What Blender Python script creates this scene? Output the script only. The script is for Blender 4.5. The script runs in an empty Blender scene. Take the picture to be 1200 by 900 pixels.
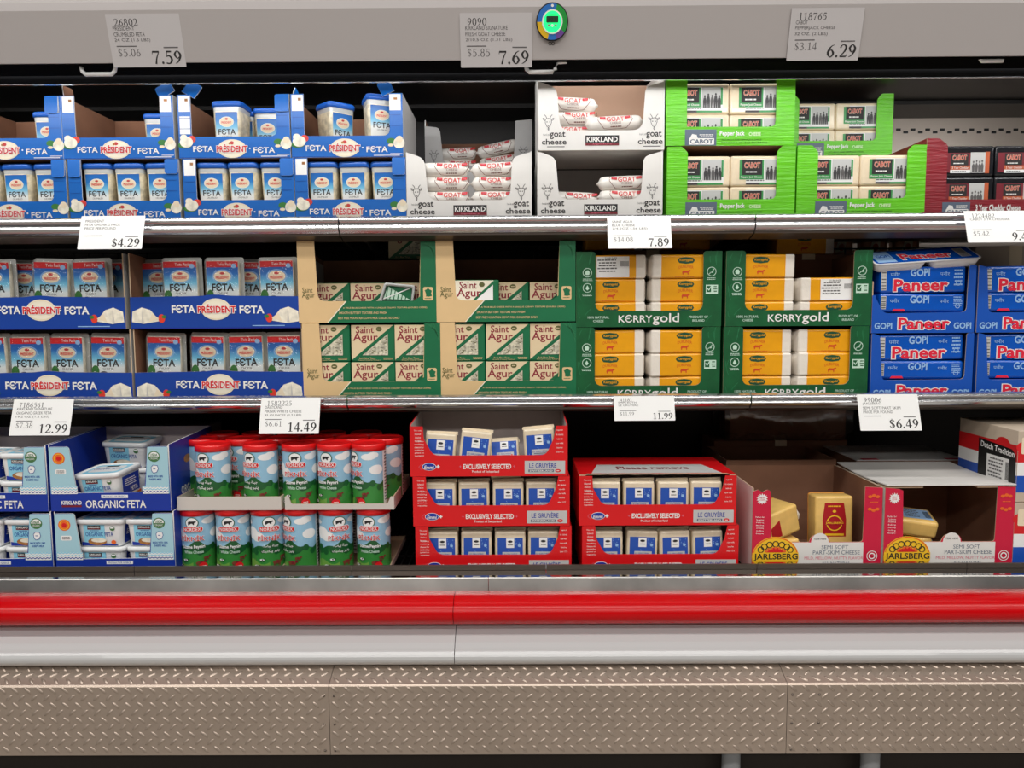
import bpy, math, random
from mathutils import Matrix, Vector, Euler
random.seed(7)
SC = bpy.context.scene
COL = SC.collection

# ------------------------------------------------------------------ camera
F = 900.0                                  # focal length in pixels of a 1200x900 frame
EYE = Vector((0.0, 0.0, 1.20))
PITCH, YAW, ROLL = math.radians(5.08), 0.006, -0.0060
RM = (Matrix.Rotation(YAW, 3, 'Z') @ Matrix.Rotation(math.pi/2 - PITCH, 3, 'X') @ Matrix.Rotation(ROLL, 3, 'Z'))
cam = bpy.data.cameras.new('camera')
cam.sensor_width = 36.0
cam.lens = F/1200*36
cam.clip_start = 0.02
cam_ob = bpy.data.objects.new('camera', cam)
cam_ob.matrix_world = Matrix.Translation(EYE) @ RM.to_4x4()
COL.objects.link(cam_ob)
SC.camera = cam_ob

# ------------------------------------------------------------------ world, lights, exposure
wd = bpy.data.worlds.new('world'); SC.world = wd; wd.use_nodes = True
wd.node_tree.nodes['Background'].inputs[0].default_value = (0.92, 0.95, 1.0, 1)
wd.node_tree.nodes['Background'].inputs[1].default_value = 0.10
SC.view_settings.view_transform = 'Standard'
SC.view_settings.look = 'None'
SC.view_settings.gamma = 1
SC.view_settings.use_curve_mapping = False
SC.view_settings.exposure = 0.0

def area(name, loc, direction, sx, sy, watts, colr=(1, .97, .93)):
    l = bpy.data.lights.new(name, 'AREA'); l.shape = 'RECTANGLE'; l.size = sx; l.size_y = sy
    l.energy = watts; l.color = colr
    o = bpy.data.objects.new(name, l); COL.objects.link(o)
    o.location = loc
    o.rotation_euler = Vector(direction).to_track_quat('-Z', 'Y').to_euler()
    return o
for (ly, w) in ((-0.6, 410), (-3.6, 430), (-6.6, 450)):          # rows of strip lamps under the shop roof
    area('ceiling_strip_light', (0, ly, 5.4), (0, 0.25, -1), 12.0, 0.5, w*.58)
area('case_light', (0, 1.965, 1.80), (0, .80, -.60), 3.9, 0.03, 10, (1, 1, 1))   # the strip lamp under the canopy

area('back_fill_light', (0, 2.14, 1.885), (0, .90, -.42), 3.9, 0.03, 4.5, (1, 1, 1))            # unseen fill inside the canopy, added to brighten the back panel

def W(px, py, Y):
    d = RM @ Vector(((px-600)/F, -(py-450)/F, -1.0))
    return EYE + d*((Y - EYE.y)/d.y)
def WX(px, py, Y): return W(px, py, Y).x
def WZ(py, Y, px=605): return W(px, py, Y).z

# ------------------------------------------------------------------ materials
MATS = {}
def lin(c):
    return tuple((v/255/12.92 if v/255 <= .04045 else ((v/255+.055)/1.055)**2.4) for v in c) + (1,)
def mat(name, c, rough=.5, metal=0., noise=0., nscale=40., bump=0., bscale=120., spec=.5, emit=0., coat=0., stretch=1.):
    m = bpy.data.materials.new(name); m.use_nodes = True
    nt = m.node_tree; b = nt.nodes['Principled BSDF']
    b.inputs['Base Color'].default_value = lin(c)
    b.inputs['Roughness'].default_value = rough
    b.inputs['Metallic'].default_value = metal
    b.inputs['Specular IOR Level'].default_value = spec
    b.inputs['Coat Weight'].default_value = coat
    if emit:
        b.inputs['Emission Color'].default_value = lin(c); b.inputs['Emission Strength'].default_value = emit
    if noise or bump:
        tc = nt.nodes.new('ShaderNodeTexCoord')
    if noise:
        n = nt.nodes.new('ShaderNodeTexNoise'); n.inputs['Scale'].default_value = nscale; n.inputs['Detail'].default_value = 4
        nt.links.new(tc.outputs['Object'], n.inputs['Vector'])
        r = nt.nodes.new('ShaderNodeValToRGB')
        c0 = lin(tuple(max(0, v*(1-noise)) for v in c)); c1 = lin(tuple(min(255, v*(1+noise*.6)) for v in c))
        r.color_ramp.elements[0].position = .3; r.color_ramp.elements[0].color = c0
        r.color_ramp.elements[1].position = .7; r.color_ramp.elements[1].color = c1
        nt.links.new(n.outputs['Fac'], r.inputs['Fac']); nt.links.new(r.outputs['Color'], b.inputs['Base Color'])
    if bump:
        n = nt.nodes.new('ShaderNodeTexNoise'); n.inputs['Scale'].default_value = bscale; n.inputs['Detail'].default_value = 3
        mp = nt.nodes.new('ShaderNodeMapping'); mp.inputs['Scale'].default_value = (1, 1, stretch)
        nt.links.new(tc.outputs['Object'], mp.inputs['Vector']); nt.links.new(mp.outputs['Vector'], n.inputs['Vector'])
        bp = nt.nodes.new('ShaderNodeBump'); bp.inputs['Strength'].default_value = bump; bp.inputs['Distance'].default_value = .004
        nt.links.new(n.outputs['Fac'], bp.inputs['Height']); nt.links.new(bp.outputs['Normal'], b.inputs['Normal'])
    MATS[name] = m
    return m
def ramp(name, stops, z0, z1, rough=.35):
    """printed colour run along the thing's own height"""
    m = bpy.data.materials.new(name); m.use_nodes = True
    nt = m.node_tree; b = nt.nodes['Principled BSDF']; b.inputs['Roughness'].default_value = rough
    tc = nt.nodes.new('ShaderNodeTexCoord'); sp = nt.nodes.new('ShaderNodeSeparateXYZ'); mr = nt.nodes.new('ShaderNodeMapRange')
    mr.inputs['From Min'].default_value = z0; mr.inputs['From Max'].default_value = z1
    r = nt.nodes.new('ShaderNodeValToRGB')
    while len(r.color_ramp.elements) < len(stops): r.color_ramp.elements.new(.5)
    for e, (p, c) in zip(r.color_ramp.elements, stops): e.position = p; e.color = lin(c)
    nt.links.new(tc.outputs['Object'], sp.inputs[0]); nt.links.new(sp.outputs['Z'], mr.inputs['Value'])
    nt.links.new(mr.outputs[0], r.inputs['Fac']); nt.links.new(r.outputs['Color'], b.inputs['Base Color'])
    MATS[name] = m
def film(name, tint=(1, 1, 1), fac=.12, rough=.12, bump=.6, bscale=45, milk=0.):
    m = bpy.data.materials.new(name); m.use_nodes = True
    nt = m.node_tree; out = nt.nodes['Material Output']; nt.nodes.remove(nt.nodes['Principled BSDF'])
    tr = nt.nodes.new('ShaderNodeBsdfTransparent'); tr.inputs[0].default_value = tint+(1,)
    gl = nt.nodes.new('ShaderNodeBsdfGlossy'); gl.inputs['Roughness'].default_value = rough
    tc = nt.nodes.new('ShaderNodeTexCoord'); n = nt.nodes.new('ShaderNodeTexNoise'); n.inputs['Scale'].default_value = bscale
    n.inputs['Detail'].default_value = 2; n.inputs['Distortion'].default_value = 1.5
    bp = nt.nodes.new('ShaderNodeBump'); bp.inputs['Strength'].default_value = bump; bp.inputs['Distance'].default_value = .006
    fr = nt.nodes.new('ShaderNodeLayerWeight'); fr.inputs['Blend'].default_value = .25
    mr = nt.nodes.new('ShaderNodeMapRange'); mr.inputs['To Min'].default_value = fac; mr.inputs['To Max'].default_value = .55
    mx = nt.nodes.new('ShaderNodeMixShader')
    nt.links.new(tc.outputs['Object'], n.inputs['Vector']); nt.links.new(n.outputs['Fac'], bp.inputs['Height'])
    nt.links.new(bp.outputs['Normal'], gl.inputs['Normal']); nt.links.new(bp.outputs['Normal'], fr.inputs['Normal'])
    nt.links.new(fr.outputs['Fresnel'], mr.inputs['Value']); nt.links.new(mr.outputs[0], mx.inputs['Fac'])
    nt.links.new(tr.outputs[0], mx.inputs[1]); nt.links.new(gl.outputs[0], mx.inputs[2])
    nt.links.new(mx.outputs[0], out.inputs['Surface'])
    MATS[name] = m

mat('white', (238, 236, 232), .45); mat('paper', (240, 240, 238), .55); mat('sleeve_paper', (194, 190, 190), .4); mat('black', (18, 18, 18), .45)
mat('ink', (35, 32, 32), .6); mat('grey_ink', (95, 92, 92), .6)
mat('red', (215, 22, 30), .4); mat('deep_red', (170, 28, 34), .45); mat('navy', (22, 38, 140), .4); mat('cream', (236, 220, 190), .5)
mat('carton_brown', (140, 98, 74), .8, noise=.06, nscale=12); mat('carton_edge', (196, 170, 140), .8)
mat('carton_inside', (140, 98, 74), .85, noise=.08, nscale=10)
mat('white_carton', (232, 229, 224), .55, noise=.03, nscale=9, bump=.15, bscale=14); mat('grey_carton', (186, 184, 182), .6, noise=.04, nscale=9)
mat('feta_blue', (2, 102, 192), .38, noise=.05, nscale=7, bump=.25, bscale=16); mat('feta_blue_dark', (2, 74, 158), .4)
mat('chunk_blue', (8, 62, 156), .42, noise=.04, nscale=6); mat('tile_cream', (240, 232, 210), .5)
mat('cheese_white', (240, 233, 214), .55, noise=.10, nscale=60); mat('tomato', (222, 60, 40), .45); mat('leaf', (52, 120, 50), .5)
mat('crumbs', (226, 214, 184), .35, noise=.16, nscale=70, bump=.3, bscale=120, coat=.4); mat('lid_blue', (24, 92, 188), .32)
mat('clear_grey', (196, 198, 196), .2, spec=.6)
mat('log_white', (243, 238, 230), .28, noise=.03, nscale=30, bump=.5, bscale=30, coat=.3); mat('goat_red', (214, 60, 58), .45); mat('goat_brown', (120, 66, 52), .5)
mat('green_carton', (104, 205, 24), .36, noise=.06, nscale=9, bump=.7, bscale=14, stretch=9); mat('slate', (92, 104, 122), .45)
mat('jack_cream', (240, 222, 190), .32, noise=.05, nscale=25, bump=.3, bscale=25, coat=.3); mat('label_green', (58, 150, 80), .4); mat('photo_grey', (196, 196, 194), .45); mat('photo_dark', (60, 58, 60), .5)
mat('cabot_red', (200, 60, 60), .45); mat('lime_text', (228, 250, 200), .5)
mat('cheddar_carton', (140, 22, 36), .42, noise=.08, nscale=9, bump=.8, bscale=16, stretch=9); mat('cheddar_pack', (26, 26, 30), .22, bump=.4, bscale=30, coat=.4); mat('rust', (190, 90, 50), .45); mat('maroon', (120, 26, 40), .45)
mat('agur_tan', (226, 192, 140), .55, noise=.03, nscale=8); mat('agur_green', (10, 108, 66), .45, noise=.05, nscale=8); mat('agur_wine', (140, 30, 50), .5); mat('agur_olive', (96, 96, 50), .5)
mat('agur_cream', (228, 206, 168), .4)
mat('blue_cheese', (200, 194, 172), .45, noise=.34, nscale=120)
mat('kg_green', (8, 88, 46), .4, noise=.10, nscale=30); mat('kg_line', (44, 126, 80), .4); mat('kg_gold', (240, 166, 14), .3, noise=.03, nscale=20, bump=.3, bscale=22, coat=.25); mat('kg_seal', (236, 228, 216), .35, bump=.4, bscale=60); mat('kg_oval', (14, 78, 56), .4); mat('kg_red', (210, 70, 24), .45); mat('mint', (196, 226, 206), .5)
mat('paneer_blue', (6, 86, 192), .22, noise=.05, nscale=12, bump=.4, bscale=30, coat=.35); mat('paneer_carton', (8, 80, 180), .42); mat('paneer_red', (226, 32, 62), .4); mat('pale_blue', (150, 190, 232), .45)
mat('of_blue', (20, 52, 156), .42); mat('of_flap', (166, 208, 220), .45); mat('of_text', (24, 78, 160), .5); mat('orange', (236, 106, 40), .45); mat('tub_white', (238, 240, 240), .28, coat=.2); mat('strip_blue', (140, 208, 232), .4); mat('bread', (178, 120, 62), .6, noise=.2, nscale=80); mat('usda_green', (70, 120, 70), .5)
mat('can_sky', (150, 196, 222), .3, coat=.3); mat('can_hill', (56, 138, 60), .3, coat=.3); mat('can_hill_dark', (28, 92, 46), .3, coat=.3); mat('can_hill_light', (110, 162, 70), .3, coat=.3); mat('can_back', (226, 226, 222), .3); mat('cow_brown', (120, 60, 40), .5); mat('can_lid', (232, 28, 30), .3, coat=.2); mat('steel_rim', (190, 190, 190), .25, 1.0)
mat('grey_tray', (206, 200, 192), .6)
mat('gr_red', (222, 20, 26), .36, noise=.03, nscale=6); mat('gr_cheese', (228, 212, 184), .3, noise=.06, nscale=30, bump=.4, bscale=28, coat=.35); mat('gr_blue', (36, 82, 176), .35)
mat('inner_grey', (196, 184, 180), .6, noise=.05, nscale=6)
mat('jb_red', (206, 24, 62), .42); mat('jb_gold', (246, 196, 40), .42); mat('jb_cheese', (238, 196, 112), .38, noise=.05, nscale=30, coat=.3); mat('jb_rind', (226, 150, 60), .4); mat('jb_label', (176, 26, 34), .35); mat('pink_text', (222, 110, 130), .5)
mat('dutch_red', (214, 30, 36), .4); mat('dutch_blue', (24, 80, 180), .4); mat('dutch_tan', (196, 180, 160), .55)
# fixture
mat('case_paint', (176, 170, 168), .42); mat('case_white', (190, 190, 190), .30, coat=.2); mat('bumper_red', (196, 0, 8), .24, bump=.06, bscale=4, spec=.28)
mat('chrome', (205, 205, 206), .20, 1.0); mat('brushed', (196, 194, 190), .28, 1.0, noise=.16, nscale=6); mat('mirror', (190, 188, 186), .06, 1.0); mat('tread', (186, 170, 156), .42, .75, noise=.05, nscale=3)
mat('case_black', (9, 9, 10), 1.0, spec=.02); mat('dark_panel', (30, 28, 27), .38, .6); mat('carton_brown_lit', (212, 172, 146), .75, noise=.03, nscale=9); mat('back_steel', (198, 184, 172), .40, .4, bump=.25, bscale=5); mat('dark_brown', (44, 36, 30), .7); mat('wire', (24, 24, 24), .4, .3)
mat('grey_plastic', (150, 152, 154), .4); mat('guard_grey', (110, 100, 92), .3, .7); mat('concrete', (168, 162, 154), .35, noise=.10, nscale=1.5); mat('opposite', (120, 112, 106), .7, noise=.25, nscale=2); mat('roof_dark', (150, 148, 146), .9)
mat('handle_white', (246, 246, 246), .3); mat('dial_green', (30, 150, 60), .4); mat('dial_blue', (40, 110, 190), .4); mat('dial_yellow', (226, 180, 30), .4); mat('dial_purple', (110, 70, 150), .4)
mat('lit_green', (30, 240, 130), .4, emit=.9); mat('lcd', (40, 70, 50), .3)
mat('orange_pack', (206, 140, 92), .3, noise=.12, nscale=30, coat=.4); mat('olive', (50, 48, 40), .4)
film('film', (1, 1, 1), .05, .10, .8, 60); film('wrap', (.95, .94, .92), .16, .18, .9, 14)

# ------------------------------------------------------------------ mesh builder
class MB:
    def __init__(s): s.v = []; s.f = []; s.m = []; s.sm = []; s.mats = []
    def mi(s, m):
        if m not in s.mats: s.mats.append(m)
        return s.mats.index(m)
    def face(s, pts, m, smooth=False):
        i = len(s.v); s.v += [tuple(p) for p in pts]; s.f.append(tuple(range(i, i+len(pts)))); s.m.append(s.mi(m)); s.sm.append(smooth)
    def add(s, vs, fs, m, smooth=False):
        i = len(s.v); s.v += [tuple(p) for p in vs]; k = s.mi(m)
        for f in fs: s.f.append(tuple(i+j for j in f)); s.m.append(k); s.sm.append(smooth)
    def box(s, x0, x1, y0, y1, z0, z1, m):
        v = [(x, y, z) for z in (z0, z1) for y in (y0, y1) for x in (x0, x1)]
        s.add(v, [(0, 1, 5, 4), (1, 3, 7, 5), (3, 2, 6, 7), (2, 0, 4, 6), (4, 5, 7, 6), (0, 2, 3, 1)], m)
    def prism(s, pts, axis, d0, d1, m, m0=None, m1=None, smooth=False):
        """closed 2-D outline swept from d0 to d1; m edges, m0 the d0 face, m1 the d1 face"""
        A = {'y': lambda p, d: (p[0], d, p[1]), 'x': lambda p, d: (d, p[0], p[1]), 'z': lambda p, d: (p[0], p[1], d)}[axis]
        n = len(pts); v0 = [A(p, d0) for p in pts]; v1 = [A(p, d1) for p in pts]
        s.face(v0, m0 or m); s.face(v1[::-1], m1 or m)
        s.add(v0+v1, [(i, i+n, (i+1) % n+n, (i+1) % n) for i in range(n)], m, smooth)
    def loft(s, secs, m, cap0=True, cap1=True, smooth=True):
        """secs: list of equal-length rings of 3-D points"""
        n = len(secs[0]); vs = [p for r in secs for p in r]; fs = []
        for k in range(len(secs)-1):
            for i in range(n):
                j = (i+1) % n; fs.append((k*n+i, k*n+j, (k+1)*n+j, (k+1)*n+i))
        s.add(vs, fs, m, smooth)
        if cap0: s.face(secs[0][::-1], m)
        if cap1: s.face(secs[-1], m)
    def soft(s, x0, x1, y0, y1, z0, z1, r, m, n=3):
        """block with rounded edges all round, swept along y"""
        ex = min(r, (y1-y0)/2.01)
        secs = [(y0+ex*(1-math.cos(math.pi/2*k/n)), r*(1-math.sin(math.pi/2*k/n))) for k in range(n+1)]
        secs += [(y0+y1-y, q) for (y, q) in secs[::-1]]
        s.loft([[(p[0], y, p[1]) for p in rrect(x0+q, x1-q, z0+q, z1-q, max(r-q, r*.25), 3)] for (y, q) in secs], m)
    def lathe(s, prof, cx, cy, m, n=32, smooth=True, caps=True):
        s.loft([[(cx+r*math.cos(2*math.pi*i/n), cy+r*math.sin(2*math.pi*i/n), z) for i in range(n)] for (r, z) in prof], m, caps, caps, smooth)
    def tube(s, pts, r, m, n=8):
        pts = [Vector(p) for p in pts]; rings = []
        for i, p in enumerate(pts):
            t = (pts[min(i+1, len(pts)-1)]-pts[max(i-1, 0)]).normalized()
            u = t.cross(Vector((0, 0, 1)) if abs(t.z) < .9 else Vector((1, 0, 0))).normalized(); w = t.cross(u)
            rings.append([tuple(p+r*(math.cos(2*math.pi*k/n)*u+math.sin(2*math.pi*k/n)*w)) for k in range(n)])
        s.loft(rings, m)
    def mesh(s, name):
        me = bpy.data.meshes.new(name); me.from_pydata(s.v, [], s.f)
        for k in s.mats: me.materials.append(MATS[k])
        me.polygons.foreach_set('material_index', s.m); me.polygons.foreach_set('use_smooth', s.sm); me.update()
        return me

def rrect(x0, x1, z0, z1, r, n=4):
    out = []; r = max(1e-5, min(r, (x1-x0)/2, (z1-z0)/2))
    for (cx, cz, a0) in ((x1-r, z0+r, -90), (x1-r, z1-r, 0), (x0+r, z1-r, 90), (x0+r, z0+r, 180)):
        for k in range(n+1):
            a = math.radians(a0+90*k/n); out.append((cx+r*math.cos(a), cz+r*math.sin(a)))
    return out
def rpoly(pts, n=5):
    """polygon of (x, z, r): corners with r > 0 are rounded"""
    out = []; N = len(pts)
    for i, p in enumerate(pts):
        r = p[2] if len(p) > 2 else 0; P = Vector(p[:2])
        if r <= 0: out.append(tuple(P)); continue
        a = Vector(pts[i-1][:2])-P; b = Vector(pts[(i+1) % N][:2])-P
        ra = min(r, a.length*.49); rb = min(r, b.length*.49)
        A = P+a.normalized()*ra; B = P+b.normalized()*rb
        for k in range(n+1):
            t = k/n; out.append(tuple(A*(1-t)**2+P*2*t*(1-t)+B*t*t))
    return out
def sc(pts, k): return [(p[0]*k, p[1]*k) + tuple(q*k for q in p[2:]) for p in pts]

TXT = {}
def glyphs(s, off=0.):
    key = (s, round(off, 4))
    if key not in TXT:
        cu = bpy.data.curves.new('lettering', 'FONT'); cu.body = s; cu.resolution_u = 2; cu.fill_mode = 'FRONT'; cu.offset = off
        o = bpy.data.objects.new('lettering', cu); COL.objects.link(o)
        bpy.context.view_layer.update()
        me = bpy.data.meshes.new_from_object(o.evaluated_get(bpy.context.evaluated_depsgraph_get()))
        TXT[key] = ([(v.co.x, v.co.y) for v in me.vertices], [tuple(p.vertices) for p in me.polygons])
        bpy.data.objects.remove(o); bpy.data.curves.remove(cu); bpy.data.meshes.remove(me)
    return TXT[key]

def _loop(cx, cz, rx, rz, tk, tn):
    return [(cx+rx*math.cos(2*math.pi*i/12), cz+rz*math.sin(2*math.pi*i/12), tn+(tk-tn)*abs(math.cos(2*math.pi*i/12))) for i in range(13)]
NUM = {'0': [_loop(.5, .5, .36, .47, .24, .09)], '8': [_loop(.5, .75, .27, .23, .19, .09), _loop(.5, .27, .35, .26, .21, .09)],
       '1': [[(.52, 0, .22), (.52, 1, .22)], [(.18, .84, .08), (.52, .98, .10)], [(.18, .02, .07), (.86, .02, .07)]],
       '2': [[(.10, .74, .18), (.22, .92, .10), (.5, .97, .10), (.78, .84, .22), (.76, .62, .22), (.5, .34, .14), (.1, .06, .10)], [(.08, .07, .15), (.86, .07, .15)], [(.86, .07, .10), (.95, .25, .05)]],
       '3': [[(.12, .82, .12), (.32, .96, .10), (.6, .93, .15), (.74, .76, .22), (.6, .58, .12), (.36, .52, .08)], [(.36, .52, .08), (.68, .48, .15), (.82, .27, .23), (.62, .06, .15), (.35, .03, .10), (.08, .11, .17)]],
       '4': [[(.66, 0, .21), (.66, 1, .21)], [(.64, .96, .09), (.05, .33, .09)], [(.03, .28, .13), (.97, .28, .13)]],
       '5': [[(.26, .93, .16), (.84, .93, .16)], [(.28, .95, .07), (.20, .56, .07)], [(.20, .54, .08), (.48, .62, .12), (.76, .46, .21), (.78, .24, .23), (.52, .04, .12), (.10, .07, .15)]],
       '6': [[(.88, .97, .05), (.52, .84, .12), (.22, .52, .22), (.19, .26, .23), (.5, .03, .10), (.80, .22, .21), (.80, .38, .21), (.55, .58, .10), (.24, .44, .07)]],
       '7': [[(.08, .92, .17), (.92, .92, .17)], [(.88, .90, .08), (.56, .45, .13), (.40, 0, .20)], [(.10, .94, .07), (.05, .74, .05)]],
       '$': [[(.84, .74, .14), (.7, .90, .08), (.42, .90, .10), (.22, .74, .20), (.34, .56, .18), (.66, .44, .20), (.80, .26, .20), (.60, .09, .10), (.3, .09, .08), (.12, .26, .14)], [(.5, -.06, .07), (.5, 1.06, .07)]]}
NUM['9'] = [[(1-x, 1-z, w) for x, z, w in NUM['6'][0]]]
class Pen:
    """draws flat print a hair in front of a surface; units are k metres, mapf bends it round a curve"""
    def __init__(s, mb, k, mapf=None, y0=0., e=.0004):
        s.mb = mb; s.k = k; s.fl = mapf is None
        s.map = mapf or (lambda u, v, l: (u, y0-l*e, v))
    def put(s, pts, m, l):
        if s.fl:
            s.mb.face([s.map(p[0]*s.k, p[1]*s.k, l) for p in pts], m); return
        wd = max(p[0] for p in pts)-min(p[0] for p in pts)
        if wd < 3.2 and len(pts) <= 4:
            s.mb.face([s.map(p[0]*s.k, p[1]*s.k, l) for p in pts], m); return
        q = []
        for A, B in zip(pts, pts[1:]+pts[:1]):
            n = max(1, int(abs(B[0]-A[0])/2.5+.5)); q += [(A[0]+(B[0]-A[0])*i/n, A[1]+(B[1]-A[1])*i/n) for i in range(n)]
        cx = sum(p[0] for p in q)/len(q); cz = sum(p[1] for p in q)/len(q); n = len(q); R = max(1, int(wd/5+.5))
        V = [s.map(cx*s.k, cz*s.k, l)]; Fc = []
        for r in range(1, R+1):
            t = r/R; V += [s.map((cx+(p[0]-cx)*t)*s.k, (cz+(p[1]-cz)*t)*s.k, l) for p in q]
            o = 1+(r-1)*n; u = o-n
            for i in range(n):
                k = (i+1) % n
                Fc.append((0, o+i, o+k) if r == 1 else (u+i, o+i, o+k, u+k))
        s.mb.add(V, Fc, m)
    def poly(s, pts, m, l=1): s.put(pts, m, l)
    def rect(s, cx, cz, w, h, m, l=1): s.put([(cx-w/2, cz-h/2), (cx+w/2, cz-h/2), (cx+w/2, cz+h/2), (cx-w/2, cz+h/2)], m, l)
    def rr(s, cx, cz, w, h, r, m, l=1): s.put(rrect(cx-w/2, cx+w/2, cz-h/2, cz+h/2, r), m, l)
    def ell(s, cx, cz, rx, rz, m, l=1, n=20):
        s.j = (getattr(s, 'j', 0)+1) % 8; l = l+s.j*.06; s.put([(cx+rx*math.cos(2*math.pi*i/n), cz+rz*math.sin(2*math.pi*i/n)) for i in range(n)], m, l)
    def ring(s, cx, cz, r, w, m, l=1, n=20, rz=None):
        rz = rz or r
        for i in range(n):
            a, b = 2*math.pi*i/n, 2*math.pi*(i+1)/n
            s.put([(cx+(r-w)*math.cos(a), cz+(rz-w)*math.sin(a)), (cx+r*math.cos(a), cz+rz*math.sin(a)), (cx+r*math.cos(b), cz+rz*math.sin(b)), (cx+(r-w)*math.cos(b), cz+(rz-w)*math.sin(b))], m, l)
    def stroke(s, pts, w, m, l=1):
        for a, b in zip(pts, pts[1:]):
            d = Vector((b[0]-a[0], b[1]-a[1]))
            if d.length < 1e-6: continue
            d.normalize(); n = Vector((-d.y, d.x))*w/2; e = d*w*.25
            A = Vector(a)-e; B = Vector(b)+e
            s.put([tuple(A-n), tuple(B-n), tuple(B+n), tuple(A+n)], m, l)
    def band(s, u0, u1, f0, f1, m, l=1, n=16):
        for i in range(n):
            a = u0+(u1-u0)*i/n; b = u0+(u1-u0)*(i+1)/n
            s.put([(a, f0(a)), (b, f0(b)), (b, f1(b)), (a, f1(a))], m, l)
    def text(s, t, cx, cz, w, h, m, l=1, bold=0., out=None, ow=.05, shear=0., rot=0., arc=0.):
        v, f = glyphs(t)
        x0 = min(p[0] for p in v); x1 = max(p[0] for p in v); z0 = min(p[1] for p in v); z1 = max(p[1] for p in v)
        sx = w/(x1-x0); sz = h/(z1-z0) if h else sx
        ca, sa = math.cos(rot), math.sin(rot)
        todo = ([(out, ow, l)] if out else [])+[(m, bold, l+(1 if out else 0))]
        for (mm, o, ll) in todo:
            vv, ff = glyphs(t, o)
            P = []
            for p in vv:
                u = (p[0]-(x0+x1)/2)*sx; q = (p[1]-(z0+z1)/2)*sz; u += shear*q
                q += arc*(1-(2*u/w)**2)
                u, q = u*ca-q*sa, u*sa+q*ca
                P.append(s.map((cx+u)*s.k, (cz+q)*s.k, ll))
            s.mb.add(P, ff, mm)
    def ribbon(s, pts, m, l, fx, fz, x0, z0):
        P = []
        for i in range(len(pts)-1):
            p0, p1, p2, p3 = pts[max(i-1, 0)], pts[i], pts[i+1], pts[min(i+2, len(pts)-1)]
            for j in range(5 if len(pts) > 2 else 1):
                t = j/5; P.append([.5*(2*p1[q]+(p2[q]-p0[q])*t+(2*p0[q]-5*p1[q]+4*p2[q]-p3[q])*t*t+(3*p1[q]-p0[q]-3*p2[q]+p3[q])*t**3) for q in range(3)])
        P.append(list(pts[-1]))
        L, Rr = [], []
        for i, p in enumerate(P):
            A, B = P[max(i-1, 0)], P[min(i+1, len(P)-1)]
            d = Vector(((B[0]-A[0])*fx, (B[1]-A[1])*fz)); d = d.normalized() if d.length > 1e-9 else Vector((1, 0)); n = Vector((-d.y, d.x))*p[2]*fx*.5
            c = Vector((x0+p[0]*fx, z0+p[1]*fz)); L.append(tuple(c+n)); Rr.append(tuple(c-n))
        for i in range(len(P)-1): s.put([Rr[i], Rr[i+1], L[i+1], L[i]], m, l)
    def numerals(s, t, xr, cz, h, m, l=1, wt=1., al='r'):
        """old style serif figures; xr is the right end (or the left one)"""
        w = h*.66; adv = [h*.34 if ch in '. ' else h*.72 for ch in t]; x = xr-sum(adv) if al == 'r' else xr
        for ch, ad in zip(t, adv):
            if ch == '.': s.ell(x+ad*.45, cz-h/2+h*.09, h*.085*wt, h*.085*wt, m, l, 10)
            for st in NUM.get(ch, ()): s.ribbon([(p[0], p[1], p[2]*wt) for p in st], m, l, w, h, x+ad*.5-w*.5, cz-h/2)
            x += ad
    def micro(s, cx, cz, w, h, n, m, l=1, al=0):
        """print too small to read: n broken lines"""
        rng = random.Random(int(cx*13+cz*7+w*3+n))
        for i in range(n):
            z = cz+h/2-(i+.5)*h/n; x = cx-w/2*(rng.uniform(.75, 1) if al == 0 else 1); xe = cx+w/2*rng.uniform(.7, 1)
            while x < xe:
                d = min(rng.uniform(.08, .2)*w, xe-x); s.rect(x+d/2, z, d, h/n*.45, m, l); x += d+w*.03

# ------------------------------------------------------------------ objects
def thing(name, label, cat, loc=(0, 0, 0), rot=(0, 0, 0), group=None):
    o = bpy.data.objects.new(name, None); o.empty_display_size = .05; COL.objects.link(o)
    o.location = loc; o.rotation_euler = rot; o['label'] = label; o['category'] = cat
    if group: o['group'] = group
    return o
def link(name, me, parent=None, label=None):
    o = bpy.data.objects.new(name, me); COL.objects.link(o); o.parent = parent
    if label: o['label'] = label
    return o
def struct(name, mb):
    o = link(name, mb.mesh(name)); o['kind'] = 'structure'; return o
def spawn(proto, label, loc, rot=(0, 0, 0), group=None):
    """proto = (name, category, [(part, mesh, index of the parent part or None, part label)])"""
    name, cat, parts = proto
    t = thing(name, label, cat, loc, rot, group); made = []
    for (pn, me, par, pl) in parts:
        made.append(link(pn, me, t if par is None else made[par], pl))
    return t
K = 1/422.5         # one picture pixel at the shelf fronts (2.13 m off)
KD = 1/450.0        # one picture pixel at the front of the well (2.0 m off)
# ================================================================== setting and refrigerated case
XL, XR = -2.15, 2.15
Y3 = Y2 = 2.13; YD = 2.0
Z3, Z2, ZD = WZ(257, Y3), WZ(471, Y2), WZ(674, YD)

m = MB(); m.box(-7, 7, -7.5, 3.2, -.08, 0, 'concrete'); struct('floor', m)
m = MB(); m.box(-7, 7, -7.6, -7.5, 0, 4.2, 'opposite'); struct('wall_front', m)
m = MB(); m.box(-7, 7, 3.2, 3.3, 0, 5.0, 'opposite'); struct('wall_back', m)

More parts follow.
